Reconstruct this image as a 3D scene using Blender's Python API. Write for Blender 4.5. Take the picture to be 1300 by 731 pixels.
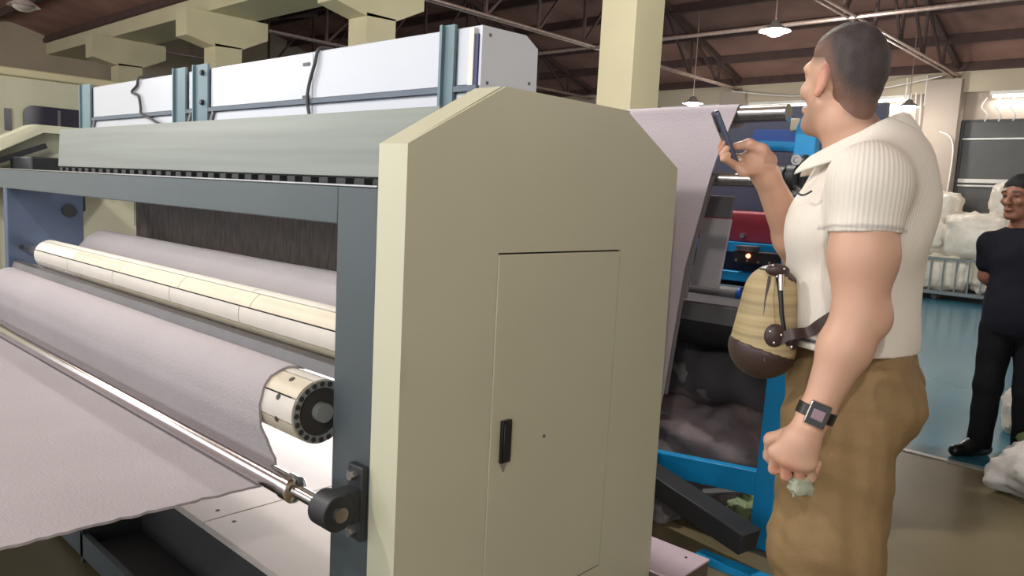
import bpy, bmesh, math, random
import numpy as np
from mathutils import Vector, Matrix, noise

# ------------------------------------------------------------------ camera, world, exposure
scene = bpy.context.scene
for o in list(bpy.data.objects):
    bpy.data.objects.remove(o)
F_PX, YAW, PITCH, ROLL = 974.5, math.radians(42.74), math.radians(6.855), math.radians(2.93)
cam_data = bpy.data.cameras.new('camera')
cam_data.sensor_width = 36.0
cam_data.lens = 36.0 * F_PX / 1300.0
cam_data.clip_end = 200
cam = bpy.data.objects.new('camera', cam_data)
scene.collection.objects.link(cam)
_F = Vector((-math.sin(YAW) * math.cos(PITCH), math.cos(YAW) * math.cos(PITCH), -math.sin(PITCH)))
_R0 = Vector((math.cos(YAW), math.sin(YAW), 0))
_U0 = _R0.cross(_F)
_R = _R0 * math.cos(ROLL) + _U0 * math.sin(ROLL)
_U = -_R0 * math.sin(ROLL) + _U0 * math.cos(ROLL)
cam.matrix_world = Matrix(((_R.x, _U.x, -_F.x, 1.4), (_R.y, _U.y, -_F.y, 0.0), (_R.z, _U.z, -_F.z, 1.42), (0, 0, 0, 1)))
scene.camera = cam

world = bpy.data.worlds.new('daylight')
scene.world = world
world.use_nodes = True
world.node_tree.nodes['Background'].inputs[0].default_value = (0.93, 0.96, 1.0, 1)
world.node_tree.nodes['Background'].inputs[1].default_value = 1.2

LAMP_W = 130.0          # each glowing pendant
TUBE_W = 10.0           # each fluorescent tube
scene.view_settings.view_transform = 'Standard'
scene.view_settings.look = 'None'
scene.view_settings.gamma = 1.0
scene.view_settings.exposure = 0.6

# ------------------------------------------------------------------ helpers
COL = scene.collection
ORIGIN = {}

def lin(c):
    return tuple((v / 12.92 if v <= 0.04045 else ((v + 0.055) / 1.055) ** 2.4) for v in [x / 255.0 for x in c])

MATS = {}
def mat(name, rgb, rough=0.5, metal=0.0, vary=0.08, scale=6.0, bump=0.0, bscale=60.0, stretch=(1, 1, 1), emit=None, estr=0.0, alpha=1.0, spec=0.5, coat=0.0):
    if name in MATS:
        return MATS[name]
    m = bpy.data.materials.new(name)
    m.use_nodes = True
    nt = m.node_tree
    b = nt.nodes['Principled BSDF']
    L = lin(rgb)
    b.inputs['Roughness'].default_value = rough
    b.inputs['Metallic'].default_value = metal
    b.inputs['Specular IOR Level'].default_value = spec
    b.inputs['Coat Weight'].default_value = coat
    b.inputs['Coat Roughness'].default_value = 0.1
    tc = nt.nodes.new('ShaderNodeTexCoord')
    mp = nt.nodes.new('ShaderNodeMapping')
    mp.inputs['Scale'].default_value = stretch
    nt.links.new(tc.outputs['Object'], mp.inputs['Vector'])
    nz = nt.nodes.new('ShaderNodeTexNoise')
    nz.inputs['Scale'].default_value = scale
    nz.inputs['Detail'].default_value = 4
    nt.links.new(mp.outputs['Vector'], nz.inputs['Vector'])
    cr = nt.nodes.new('ShaderNodeValToRGB')
    cr.color_ramp.elements[0].position = 0.3
    cr.color_ramp.elements[1].position = 0.7
    cr.color_ramp.elements[0].color = tuple(max(0, x * (1 - vary)) for x in L) + (1,)
    cr.color_ramp.elements[1].color = tuple(min(1, x * (1 + vary)) for x in L) + (1,)
    nt.links.new(nz.outputs['Fac'], cr.inputs['Fac'])
    nt.links.new(cr.outputs['Color'], b.inputs['Base Color'])
    if bump > 0:
        n2 = nt.nodes.new('ShaderNodeTexNoise')
        n2.inputs['Scale'].default_value = bscale
        n2.inputs['Detail'].default_value = 3
        nt.links.new(mp.outputs['Vector'], n2.inputs['Vector'])
        bp = nt.nodes.new('ShaderNodeBump')
        bp.inputs['Strength'].default_value = bump
        bp.inputs['Distance'].default_value = 0.01
        nt.links.new(n2.outputs['Fac'], bp.inputs['Height'])
        nt.links.new(bp.outputs['Normal'], b.inputs['Normal'])
    if emit:
        b.inputs['Emission Color'].default_value = tuple(emit) + (1,)
        b.inputs['Emission Strength'].default_value = estr
    if alpha < 1:
        b.inputs['Alpha'].default_value = alpha
    MATS[name] = m
    return m

def vcol_mat(name, rough=0.5, bump=0.0, bscale=80, sss=0.0, ribs=0, spec=0.4):
    m = bpy.data.materials.new(name)
    m.use_nodes = True
    nt = m.node_tree
    b = nt.nodes['Principled BSDF']
    b.inputs['Roughness'].default_value = rough
    b.inputs['Specular IOR Level'].default_value = spec
    at = nt.nodes.new('ShaderNodeAttribute')
    at.attribute_name = 'Col'
    nt.links.new(at.outputs['Color'], b.inputs['Base Color'])
    if sss:
        b.inputs['Subsurface Weight'].default_value = sss
        b.inputs['Subsurface Radius'].default_value = (0.01, 0.004, 0.002)
    tc = nt.nodes.new('ShaderNodeTexCoord')
    h = None
    if bump:
        nz = nt.nodes.new('ShaderNodeTexNoise')
        nz.inputs['Scale'].default_value = bscale
        nz.inputs['Detail'].default_value = 4
        nt.links.new(tc.outputs['Object'], nz.inputs['Vector'])
        h = nz.outputs['Fac']
    if ribs:
        sp = nt.nodes.new('ShaderNodeSeparateXYZ')
        nt.links.new(tc.outputs['Object'], sp.inputs[0])
        a2 = nt.nodes.new('ShaderNodeMath'); a2.operation = 'ARCTAN2'
        nt.links.new(sp.outputs[0], a2.inputs[0]); nt.links.new(sp.outputs[1], a2.inputs[1])
        ml = nt.nodes.new('ShaderNodeMath'); ml.operation = 'MULTIPLY'; ml.inputs[1].default_value = ribs
        nt.links.new(a2.outputs[0], ml.inputs[0])
        sn = nt.nodes.new('ShaderNodeMath'); sn.operation = 'SINE'
        nt.links.new(ml.outputs[0], sn.inputs[0])
        h = sn.outputs[0]
    if h is not None:
        bp = nt.nodes.new('ShaderNodeBump')
        bp.inputs['Strength'].default_value = bump
        bp.inputs['Distance'].default_value = 0.004
        nt.links.new(h, bp.inputs['Height'])
        nt.links.new(bp.outputs['Normal'], b.inputs['Normal'])
    MATS[name] = m
    return m

def thing(name, label, cat, loc=(0, 0, 0), rotz=0.0, group=None):
    o = bpy.data.objects.new(name, None)
    o.empty_display_size = 0.1
    COL.objects.link(o)
    o.location = loc
    o.rotation_euler = (0, 0, rotz)
    o['label'] = label
    o['category'] = cat
    if group:
        o['group'] = group
    ORIGIN[o] = Vector(loc)
    return o

def tag(o, label, cat, group=None):
    o['label'] = label
    o['category'] = cat
    if group:
        o['group'] = group
    return o

def smooth(me, angle=40):
    for p in me.polygons:
        p.use_smooth = True
    try:
        me.set_sharp_from_angle(angle=math.radians(angle))
    except Exception:
        pass

def origin_of(p):
    v = Vector((0, 0, 0))
    while p is not None:
        v += ORIGIN.get(p, Vector((0, 0, 0)))
        p = p.parent
    return v

def obj(name, bm, m, parent=None, bevel=0.0, local=False, sm=40, base=None, label=None):
    """Link a bmesh as one object. Coordinates are world ones unless local=True. base = origin for a top-level mesh."""
    off = Vector((0, 0, 0))
    if not local:
        off = origin_of(parent)
    if base is not None:
        off = Vector(base)
    if off.length > 0:
        bmesh.ops.translate(bm, verts=bm.verts, vec=-off)
    bmesh.ops.recalc_face_normals(bm, faces=bm.faces)
    me = bpy.data.meshes.new(name)
    bm.to_mesh(me)
    bm.free()
    me.materials.append(m)
    if sm:
        smooth(me, sm)
    o = bpy.data.objects.new(name, me)
    COL.objects.link(o)
    if parent is not None:
        o.parent = parent
    if base is not None:
        o.location = base
        ORIGIN[o] = Vector(base)
    if bevel > 0:
        md = o.modifiers.new('bevel', 'BEVEL')
        md.width = bevel
        md.segments = 2
        md.limit_method = 'ANGLE'
    if label:
        o['label'] = label
    return o

def struct(name, bm, m, parent=None, **k):
    o = obj(name, bm, m, parent, **k)
    if parent is None:
        o['kind'] = 'structure'
    return o

def B():
    return bmesh.new()

def box(bm, x0, x1, y0, y1, z0, z1):
    v = [bm.verts.new(p) for p in ((x0, y0, z0), (x1, y0, z0), (x1, y1, z0), (x0, y1, z0), (x0, y0, z1), (x1, y0, z1), (x1, y1, z1), (x0, y1, z1))]
    for f in ((0, 3, 2, 1), (4, 5, 6, 7), (0, 1, 5, 4), (1, 2, 6, 5), (2, 3, 7, 6), (3, 0, 4, 7)):
        bm.faces.new([v[i] for i in f])
    return bm

def bx(*a):
    return box(B(), *a)

def frame(d):
    d = Vector(d).normalized()
    a = Vector((0, 0, 1)) if abs(d.z) < 0.9 else Vector((1, 0, 0))
    s = d.cross(a).normalized()
    return d, s, s.cross(d).normalized()

def cyl(bm, a, b, r0, r1=None, n=16, caps=True):
    r1 = r0 if r1 is None else r1
    a, b = Vector(a), Vector(b)
    d, s, t = frame(b - a)
    A, C = [], []
    for i in range(n):
        w = 2 * math.pi * i / n
        e = s * math.cos(w) + t * math.sin(w)
        A.append(bm.verts.new(a + e * r0))
        C.append(bm.verts.new(b + e * r1))
    for i in range(n):
        j = (i + 1) % n
        bm.faces.new((A[i], A[j], C[j], C[i]))
    if caps:
        bm.faces.new(A[::-1])
        bm.faces.new(C)
    return bm

def bar(bm, a, b, w, h, up=(0, 0, 1)):
    a, b = Vector(a), Vector(b)
    d = (b - a).normalized()
    u = Vector(up)
    s = d.cross(u).normalized()
    t = s.cross(d).normalized()
    q = []
    for p in (a, b):
        q.append([bm.verts.new(p + s * (w / 2 * i) + t * (h / 2 * j)) for i, j in ((-1, -1), (1, -1), (1, 1), (-1, 1))])
    for i in range(4):
        j = (i + 1) % 4
        bm.faces.new((q[0][i], q[0][j], q[1][j], q[1][i]))
    bm.faces.new(q[0][::-1])
    bm.faces.new(q[1])
    return bm

def tube(bm, pts, r, n=8, closed=False):
    pts = [Vector(p) for p in pts]
    rings = []
    s = None
    for i, p in enumerate(pts):
        d = (pts[min(i + 1, len(pts) - 1)] - pts[max(i - 1, 0)]).normalized()
        if s is None:
            s = frame(d)[1]
        s = (s - d * s.dot(d)).normalized()
        t = d.cross(s)
        rings.append([bm.verts.new(p + (s * math.cos(2 * math.pi * k / n) + t * math.sin(2 * math.pi * k / n)) * r) for k in range(n)])
    for a, b in zip(rings[:-1], rings[1:]):
        for k in range(n):
            bm.faces.new((a[k], a[(k + 1) % n], b[(k + 1) % n], b[k]))
    bm.faces.new(rings[0][::-1])
    bm.faces.new(rings[-1])
    return bm

def curve_pts(ctrl, n=8):
    """Catmull-Rom through the control points."""
    c = [Vector(p) for p in ctrl]
    c = [c[0]] + c + [c[-1]]
    out = []
    for i in range(1, len(c) - 2):
        for k in range(n):
            t = k / n
            p0, p1, p2, p3 = c[i - 1], c[i], c[i + 1], c[i + 2]
            out.append(0.5 * ((2 * p1) + (p2 - p0) * t + (2 * p0 - 5 * p1 + 4 * p2 - p3) * t * t + (3 * p1 - p0 - 3 * p2 + p3) * t ** 3))
    out.append(c[-2])
    return out

def lathe(bm, prof, origin=(0, 0, 0), axis='z', n=24):
    """prof = (radius, height) pairs; closed where radius is 0."""
    o = Vector(origin)
    rings = []
    for r, h in prof:
        ring = []
        for k in range(n if r > 1e-6 else 1):
            w = 2 * math.pi * k / n
            a, b = r * math.cos(w), r * math.sin(w)
            p = {'z': (a, b, h), 'x': (h, a, b), 'y': (a, h, b)}[axis]
            ring.append(bm.verts.new(o + Vector(p)))
        rings.append(ring)
    for a, b in zip(rings[:-1], rings[1:]):
        if len(a) == 1 and len(b) == 1:
            continue
        for k in range(n):
            k2 = (k + 1) % n
            if len(a) == 1:
                bm.faces.new((a[0], b[k2], b[k]))
            elif len(b) == 1:
                bm.faces.new((a[k], a[k2], b[0]))
            else:
                bm.faces.new((a[k], a[k2], b[k2], b[k]))
    return bm

def prism(bm, poly, axis, t0, t1):
    """Polygon in the plane across axis, run from t0 to t1. axis x: poly = (y, z); y: (x, z); z: (x, y)."""
    def P(p, t):
        return {'x': (t, p[0], p[1]), 'y': (p[0], t, p[1]), 'z': (p[0], p[1], t)}[axis]
    a = [bm.verts.new(P(p, t0)) for p in poly]
    b = [bm.verts.new(P(p, t1)) for p in poly]
    n = len(poly)
    for i in range(n):
        j = (i + 1) % n
        bm.faces.new((a[i], a[j], b[j], b[i]))
    bm.faces.new(a[::-1])
    bm.faces.new(b)
    return bm

def web(path, x0, x1, nx, thick, seed=0, amp=0.0, ragged=0.0, per=0.05):
    """A cloth web: path of (y, z) swept along X, closed with a thickness. The x1 edge may be ragged."""
    rnd = random.Random(seed)
    pts = []
    for a, b in zip(path[:-1], path[1:]):
        d = math.hypot(b[0] - a[0], b[1] - a[1])
        k = max(1, int(d / per))
        for i in range(k):
            t = i / k
            pts.append((a[0] + (b[0] - a[0]) * t, a[1] + (b[1] - a[1]) * t))
    pts.append(path[-1])
    bm = B()
    top, bot = [], []
    for i, (y, z) in enumerate(pts):
        p0, p1 = pts[max(0, i - 1)], pts[min(len(pts) - 1, i + 1)]
        ty, tz = p1[0] - p0[0], p1[1] - p0[1]
        l = math.hypot(ty, tz) or 1
        ny, nz = -tz / l, ty / l
        e1 = x1 + rnd.uniform(-ragged, ragged)
        ta, ba = [], []
        for j in range(nx + 1):
            x = x0 + (e1 - x0) * j / nx
            w = amp * noise.noise(Vector((x * 1.7 + seed, y * 2.5, z * 2.5))) if amp else 0
            ta.append(bm.verts.new((x, y + ny * (w + thick / 2), z + nz * (w + thick / 2))))
            ba.append(bm.verts.new((x, y + ny * (w - thick / 2), z + nz * (w - thick / 2))))
        top.append(ta)
        bot.append(ba)
    n = len(pts)
    for i in range(n - 1):
        for j in range(nx):
            bm.faces.new((top[i][j], top[i][j + 1], top[i + 1][j + 1], top[i + 1][j]))
            bm.faces.new((bot[i][j], bot[i + 1][j], bot[i + 1][j + 1], bot[i][j + 1]))
        bm.faces.new((top[i][0], top[i + 1][0], bot[i + 1][0], bot[i][0]))
        bm.faces.new((top[i][nx], bot[i][nx], bot[i + 1][nx], top[i + 1][nx]))
    for i in (0, n - 1):
        for j in range(nx):
            bm.faces.new((top[i][j], top[i][j + 1], bot[i][j + 1], bot[i][j]))
    return bm

def lump(bm, c, r, seed, amp=0.15, freq=3.0, sq=0.7, seg=20, ring=14, flat=None):
    """A soft bag or cloth lump: superellipsoid with folds."""
    c = Vector(c)
    rows = []
    def sp(v):
        return math.copysign(abs(v) ** sq, v)
    for i in range(ring + 1):
        th = math.pi * i / ring - math.pi / 2
        row = []
        for k in range(seg if 0 < i < ring else 1):
            ph = 2 * math.pi * k / seg
            d = Vector((sp(math.cos(th)) * sp(math.cos(ph)), sp(math.cos(th)) * sp(math.sin(ph)), sp(math.sin(th))))
            q = Vector((d.x * r[0], d.y * r[1], d.z * r[2]))
            f = 1 + amp * noise.fractal(q * freq / max(r) + Vector((seed * 7.3, seed * 3.1, 0)), 1.0, 2.0, 4)
            q = c + q * f
            if flat is not None and q.z < flat:
                q.z = flat
            row.append(bm.verts.new(q))
        rows.append(row)
    for a, b in zip(rows[:-1], rows[1:]):
        for k in range(seg):
            k2 = (k + 1) % seg
            if len(a) == 1:
                bm.faces.new((a[0], b[k2], b[k]))
            elif len(b) == 1:
                bm.faces.new((a[k], a[k2], b[0]))
            else:
                bm.faces.new((a[k], a[k2], b[k2], b[k]))
    return bm

# ---- signed-distance bodies: primitives blended into one continuous skin
def rot_basis(fwd, up=(0, 0, 1)):
    f = np.array(fwd, float); f /= np.linalg.norm(f)
    l = np.cross(np.array(up, float), f); l /= np.linalg.norm(l)
    return np.array([f, l, np.cross(f, l)])       # rows: forward, left, up

class Body:
    def __init__(self, lo, hi, h):
        self.o = np.array(lo, np.float32)
        self.h = h
        n = np.ceil((np.array(hi) - np.array(lo)) / h).astype(int) + 1
        self.f = np.full(n, 0.3, np.float32)

    def grid(self, lo, hi):
        i0 = np.clip(np.floor((np.array(lo) - self.o) / self.h).astype(int), 0, np.array(self.f.shape))
        i1 = np.clip(np.ceil((np.array(hi) - self.o) / self.h).astype(int) + 1, 0, np.array(self.f.shape))
        if np.any(i1 <= i0):
            return None
        sl = tuple(slice(a, b) for a, b in zip(i0, i1))
        ax = [self.o[d] + self.h * np.arange(i0[d], i1[d], dtype=np.float32) for d in range(3)]
        return sl, ax[0][:, None, None], ax[1][None, :, None], ax[2][None, None, :]

    def put(self, sl, d, k, sub=False):
        g = self.f[sl]
        if sub:
            d = -d
            if k > 0:
                hh = np.maximum(k - np.abs(g - d), 0) / k
                self.f[sl] = np.maximum(g, d) + hh * hh * k * 0.25
            else:
                self.f[sl] = np.maximum(g, d)
        else:
            if k > 0:
                hh = np.maximum(k - np.abs(g - d), 0) / k
                self.f[sl] = np.minimum(g, d) - hh * hh * k * 0.25
            else:
                self.f[sl] = np.minimum(g, d)

    def cap(self, a, b, ra, rb=None, k=0.02, sub=False):
        rb = ra if rb is None else rb
        a, b = np.array(a, float), np.array(b, float)
        m = max(ra, rb) + k + 3 * self.h
        G = self.grid(np.minimum(a, b) - m, np.maximum(a, b) + m)
        if G is None:
            return self
        sl, x, y, z = G
        ab = b - a
        L2 = float(ab @ ab) + 1e-9
        t = np.clip(((x - a[0]) * ab[0] + (y - a[1]) * ab[1] + (z - a[2]) * ab[2]) / L2, 0, 1)
        d = np.sqrt((x - a[0] - t * ab[0]) ** 2 + (y - a[1] - t * ab[1]) ** 2 + (z - a[2] - t * ab[2]) ** 2) - (ra + (rb - ra) * t)
        self.put(sl, d.astype(np.float32), k, sub)
        return self

    def ell(self, c, r, basis=None, k=0.02, sub=False):
        c, r = np.array(c, float), np.array(r, float)
        m = r.max() + k + 3 * self.h
        G = self.grid(c - m, c + m)
        if G is None:
            return self
        sl, x, y, z = G
        M = np.eye(3) if basis is None else basis
        x, y, z = x - c[0], y - c[1], z - c[2]
        p = [M[i][0] * x + M[i][1] * y + M[i][2] * z for i in range(3)]
        k0 = np.sqrt((p[0] / r[0]) ** 2 + (p[1] / r[1]) ** 2 + (p[2] / r[2]) ** 2)
        k1 = np.sqrt((p[0] / r[0] ** 2) ** 2 + (p[1] / r[1] ** 2) ** 2 + (p[2] / r[2] ** 2) ** 2) + 1e-6
        self.put(sl, (k0 * (k0 - 1) / k1).astype(np.float32), k, sub)
        return self

    def chain(self, pts, rs, k=0.02):
        for i in range(len(pts) - 1):
            self.cap(pts[i], pts[i + 1], rs[i], rs[i + 1], k)
        return self

    def cut(self, p, n, k=0.0):
        """Remove everything on the side the normal n points to."""
        G = self.grid(self.o, self.o + self.h * np.array(self.f.shape))
        sl, x, y, z = G
        n = np.array(n, float); n /= np.linalg.norm(n)
        d = (x - p[0]) * n[0] + (y - p[1]) * n[1] + (z - p[2]) * n[2]
        g = self.f[sl]
        self.f[sl] = np.maximum(g, np.broadcast_to(d, g.shape).astype(np.float32))
        return self

    def wrinkle(self, amp, freq, seed=0.0):
        sl, x, y, z = self.grid(self.o, self.o + self.h * np.array(self.f.shape))
        w = np.sin(freq * (x * 1.0 + z * 0.8) + seed + 2 * np.sin(freq * 0.6 * y + 1.3 * seed)) * np.sin(freq * (0.7 * z - 0.5 * x + 0.4 * y) + 2.1 * seed)
        self.f += (amp * w).astype(np.float32)
        return self

    def mesh(self, relax=2):
        f, h = self.f, self.h
        f = np.where(f == 0, 1e-6, f)
        s = f < 0
        # keep the shell of the grid outside
        for ax in range(3):
            for e in (0, -1):
                ix = [slice(None)] * 3; ix[ax] = e
                s[tuple(ix)] = False
                f[tuple(ix)] = np.maximum(f[tuple(ix)], 1e-3)
        cnt = np.zeros(tuple(n - 1 for n in f.shape), np.int8)
        cs = [(i, j, k) for i in (0, 1) for j in (0, 1) for k in (0, 1)]
        nx, ny, nz = f.shape
        for i, j, k in cs:
            cnt += s[i:nx - 1 + i, j:ny - 1 + j, k:nz - 1 + k]
        act = (cnt > 0) & (cnt < 8)
        ijk = np.argwhere(act)
        idx = np.full(act.shape, -1, np.int64)
        idx[act] = np.arange(len(ijk))
        sm = np.zeros((len(ijk), 3)); num = np.zeros(len(ijk))
        for a in cs:
            for d in range(3):
                if a[d]:
                    continue
                b = list(a); b[d] = 1
                fa = f[ijk[:, 0] + a[0], ijk[:, 1] + a[1], ijk[:, 2] + a[2]].astype(float)
                fb = f[ijk[:, 0] + b[0], ijk[:, 1] + b[1], ijk[:, 2] + b[2]].astype(float)
                m = (fa < 0) != (fb < 0)
                t = np.where(m, fa / np.where(m, fa - fb, 1), 0)
                p = np.array(a, float)[None, :].repeat(len(ijk), 0)
                p[:, d] += t
                sm += p * m[:, None]; num += m
        V = (ijk + sm / num[:, None]) * h + self.o
        Q = []
        for d in range(3):
            e, g = (d + 1) % 3, (d + 2) % 3
            a = [slice(None)] * 3; b = [slice(None)] * 3
            a[d] = slice(0, -1); b[d] = slice(1, None)
            sa, sb = s[tuple(a)], s[tuple(b)]
            w = np.argwhere(sa != sb)
            w = w[(w[:, e] > 0) & (w[:, g] > 0) & (w[:, e] < f.shape[e] - 1) & (w[:, g] < f.shape[g] - 1)]
            fl = sa[w[:, 0], w[:, 1], w[:, 2]]
            def cell(de, dg):
                c = w.copy(); c[:, e] += de; c[:, g] += dg
                return idx[c[:, 0], c[:, 1], c[:, 2]]
            q = np.stack([cell(-1, -1), cell(0, -1), cell(0, 0), cell(-1, 0)], 1)
            q[~fl] = q[~fl][:, ::-1]
            Q.append(q)
        Q = np.concatenate(Q)
        for _ in range(relax):
            acc = np.zeros_like(V); c = np.zeros(len(V))
            for i in range(4):
                for j in (1, 3):
                    acc[:, 0] += np.bincount(Q[:, i], V[Q[:, (i + j) % 4], 0], len(V))
                    acc[:, 1] += np.bincount(Q[:, i], V[Q[:, (i + j) % 4], 1], len(V))
                    acc[:, 2] += np.bincount(Q[:, i], V[Q[:, (i + j) % 4], 2], len(V))
                    c += np.bincount(Q[:, i], minlength=len(V))
            V = V * 0.5 + 0.5 * acc / np.maximum(c, 1)[:, None]
        return V, Q

def skin_obj(name, V, Q, m, parent=None, color=None, label=None):
    me = bpy.data.meshes.new(name)
    me.vertices.add(len(V)); me.vertices.foreach_set('co', V.astype(np.float32).ravel())
    me.loops.add(len(Q) * 4); me.loops.foreach_set('vertex_index', Q.astype(np.int32).ravel())
    me.polygons.add(len(Q))
    me.polygons.foreach_set('loop_start', np.arange(0, 4 * len(Q), 4, dtype=np.int32))
    me.update(calc_edges=True)
    me.validate()
    me.polygons.foreach_set('use_smooth', np.ones(len(me.polygons), bool))
    if color is not None:
        ca = me.color_attributes.new('Col', 'FLOAT_COLOR', 'POINT')
        c4 = np.ones((len(V), 4), np.float32); c4[:, :3] = color
        ca.data.foreach_set('color', c4.ravel())
    me.materials.append(m)
    o = bpy.data.objects.new(name, me)
    COL.objects.link(o)
    if parent is not None:
        o.parent = parent
    if label:
        o['label'] = label
    return o

# ------------------------------------------------------------------ materials
M = dict(
    olive=mat('olive_floor', (114, 104, 74), 0.38, vary=0.12, scale=1.4, bump=0.03, bscale=25),
    blue_floor=mat('blue_floor', (58, 116, 138), 0.2, vary=0.10, scale=0.9, bump=0.02, bscale=12),
    cream_wall=mat('cream_wall', (184, 170, 148), 0.8, vary=0.05, scale=1.2),
    pale_wall=mat('pale_wall', (164, 150, 138), 0.8, vary=0.05, scale=1.2),
    column=mat('column_paint', (204, 196, 162), 0.65, vary=0.04, scale=2),
    roof=mat('brown_roof', (146, 108, 96), 0.85, vary=0.22, scale=1.5, bump=0.2, bscale=8),
    purlin=mat('dark_purlin', (76, 56, 52), 0.8, vary=0.15),
    truss=mat('truss_steel', (84, 66, 62), 0.6, metal=0.2, vary=0.15),
    chord=mat('bright_pipe', (172, 150, 140), 0.35, metal=0.5, vary=0.2, scale=20),
    enamel=mat('cream_enamel', (194, 193, 168), 0.42, vary=0.02, scale=3),
    groove=mat('door_gap', (40, 40, 36), 0.8),
    black=mat('black_plastic', (20, 20, 22), 0.35),
    frame=mat('slate_paint', (72, 81, 84), 0.42, metal=0.1, vary=0.06, scale=4),
    navy_plate=mat('slate_blue_plate', (74, 86, 108), 0.5, metal=0.2, vary=0.1, scale=5),
    hood=mat('grey_green_steel', (126, 131, 124), 0.36, metal=0.25, vary=0.12, scale=2.0, stretch=(0.4, 1, 14)),
    steel=mat('brushed_steel', (178, 174, 172), 0.25, metal=0.9, vary=0.08, scale=40),
    bar_steel=mat('dull_bar_steel', (112, 108, 108), 0.4, metal=0.7, vary=0.1, scale=8),
    chrome=mat('chromed_rod', (205, 200, 198), 0.14, metal=1.0, vary=0.04),
    iron=mat('dark_iron', (52, 54, 56), 0.5, metal=0.4, vary=0.15),
    lagging=mat('white_lagging', (200, 194, 184), 0.4, vary=0.05, scale=8),
    cream_lagging=mat('cream_lagging', (186, 176, 154), 0.45, vary=0.06, scale=8),
    core=mat('dark_core', (52, 48, 46), 0.7),
    felt=mat('white_felt', (164, 158, 160), 0.95, vary=0.03, scale=3, bump=0.25, bscale=120, spec=0.1),
    felt2=mat('lilac_felt', (178, 170, 177), 0.95, vary=0.03, scale=2, bump=0.2, bscale=90, spec=0.1),
    needle=mat('needle_board', (66, 56, 52), 0.8, vary=0.45, scale=10, stretch=(5, 1, 1.2), bump=0.5, bscale=30),
    table=mat('pale_table', (196, 186, 180), 0.45, vary=0.03, scale=3),
    dark_panel=mat('dark_grey_panel', (58, 58, 60), 0.55, vary=0.1),
    white_panel=mat('white_gloss_panel', (196, 200, 208), 0.16, vary=0.015, scale=2, coat=0.3),
    end_panel=mat('pale_blue_panel', (206, 210, 222), 0.4, vary=0.02),
    duct_post=mat('duct_post', (100, 122, 130), 0.5, metal=0.15, vary=0.08),
    duct_rail=mat('duct_rail', (84, 96, 108), 0.5, metal=0.2, vary=0.05),
    navy=mat('navy_strip', (42, 44, 92), 0.5),
    blue=mat('bright_blue_paint', (20, 150, 214), 0.38, vary=0.05, scale=4),
    deep_blue=mat('deep_blue_paint', (24, 74, 150), 0.45, vary=0.08),
    navy_body=mat('navy_body', (28, 34, 58), 0.5, vary=0.2, scale=3),
    red=mat('red_cover', (134, 30, 46), 0.5, vary=0.08),
    grey_sheet=mat('grey_sheet', (186, 182, 182), 0.6, vary=0.06, scale=3),
    disc_grey=mat('disc_grey', (138, 142, 138), 0.5, metal=0.2, vary=0.1),
    mid_grey=mat('mid_grey_plate', (104, 102, 104), 0.6, vary=0.08),
    pink_top=mat('pinkish_top', (214, 196, 208), 0.5, vary=0.03),
    brown_side=mat('brown_side', (96, 84, 72), 0.7),
    cloth_grey=mat('grey_cloth', (122, 118, 120), 0.95, vary=0.2, scale=4, bump=0.4, bscale=20, spec=0.1),
    cloth_dark=mat('dark_cloth', (88, 86, 88), 0.95, vary=0.25, scale=4, bump=0.3, bscale=20, spec=0.1),
    cloth_mauve=mat('mauve_cloth', (126, 116, 118), 0.95, vary=0.12, scale=4, bump=0.4, bscale=20, spec=0.1),
    sack=mat('white_plastic_sack', (226, 218, 204), 0.35, vary=0.08, scale=9, bump=0.5, bscale=14),
    sack2=mat('woven_sack', (206, 202, 196), 0.6, vary=0.1, scale=12, bump=0.5, bscale=18),
    green=mat('green_sack', (140, 158, 112), 0.6, vary=0.12, bump=0.4, bscale=18),
    cart=mat('cart_steel', (108, 116, 118), 0.4, metal=0.5),
    dark_window=mat('dark_pane', (70, 70, 70), 0.45, vary=0.3, scale=1.2),
    white_bar=mat('white_bar', (220, 218, 212), 0.5),
    cable_white=mat('white_cable', (226, 222, 216), 0.5),
    cable_dark=mat('dark_cable', (58, 56, 58), 0.5),
    lamp_shade=mat('lamp_shade', (190, 184, 182), 0.25, metal=0.6),
    bulb=mat('lit_bulb', (255, 252, 245), 0.3, emit=(1.0, 0.97, 0.92), estr=45.0),
    tube=mat('lit_tube', (255, 250, 240), 0.3, emit=(1.0, 0.96, 0.88), estr=4.5),
    added_glow_panel=mat('panel_added_glow', (255, 255, 255), 0.3, emit=(1.0, 0.98, 0.98), estr=2.6),  # emission added so the white back panel looks overlit
    led=mat('red_led', (255, 90, 60), 0.3, emit=(1.0, 0.15, 0.08), estr=6.0),
    hopper=mat('hopper_cream', (196, 196, 172), 0.5, vary=0.03),
    dark_pane2=mat('dark_violet_pane', (44, 42, 62), 0.2),
    strip=mat('floor_strip', (196, 200, 196), 0.25, metal=0.6),
)

# ------------------------------------------------------------------ setting
YB, YC, XL, XR = 16.3, 6.22, -19.0, 9.0
struct('floor', bx(XL, XR, -5.0, 5.0, -0.1, 0.0), M['olive'])
struct('floor', bx(XL, XR, 5.0, YB, -0.1, 0.0), M['blue_floor'])
struct('trim_1', bx(-6.0, XR, 4.975, 5.025, 0.0, 0.006), M['strip'])
struct('wall_back', bx(XL, XR, YB, YB + 0.2, 0.0, 4.2), M['pale_wall'])
struct('wall_left', bx(XL - 0.2, XL, -5.0, YB, 0.0, 6.2), M['cream_wall'])
struct('wall_right', bx(XR, XR + 0.2, -5.0, YB, 0.0, 6.2), M['cream_wall'])

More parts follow.
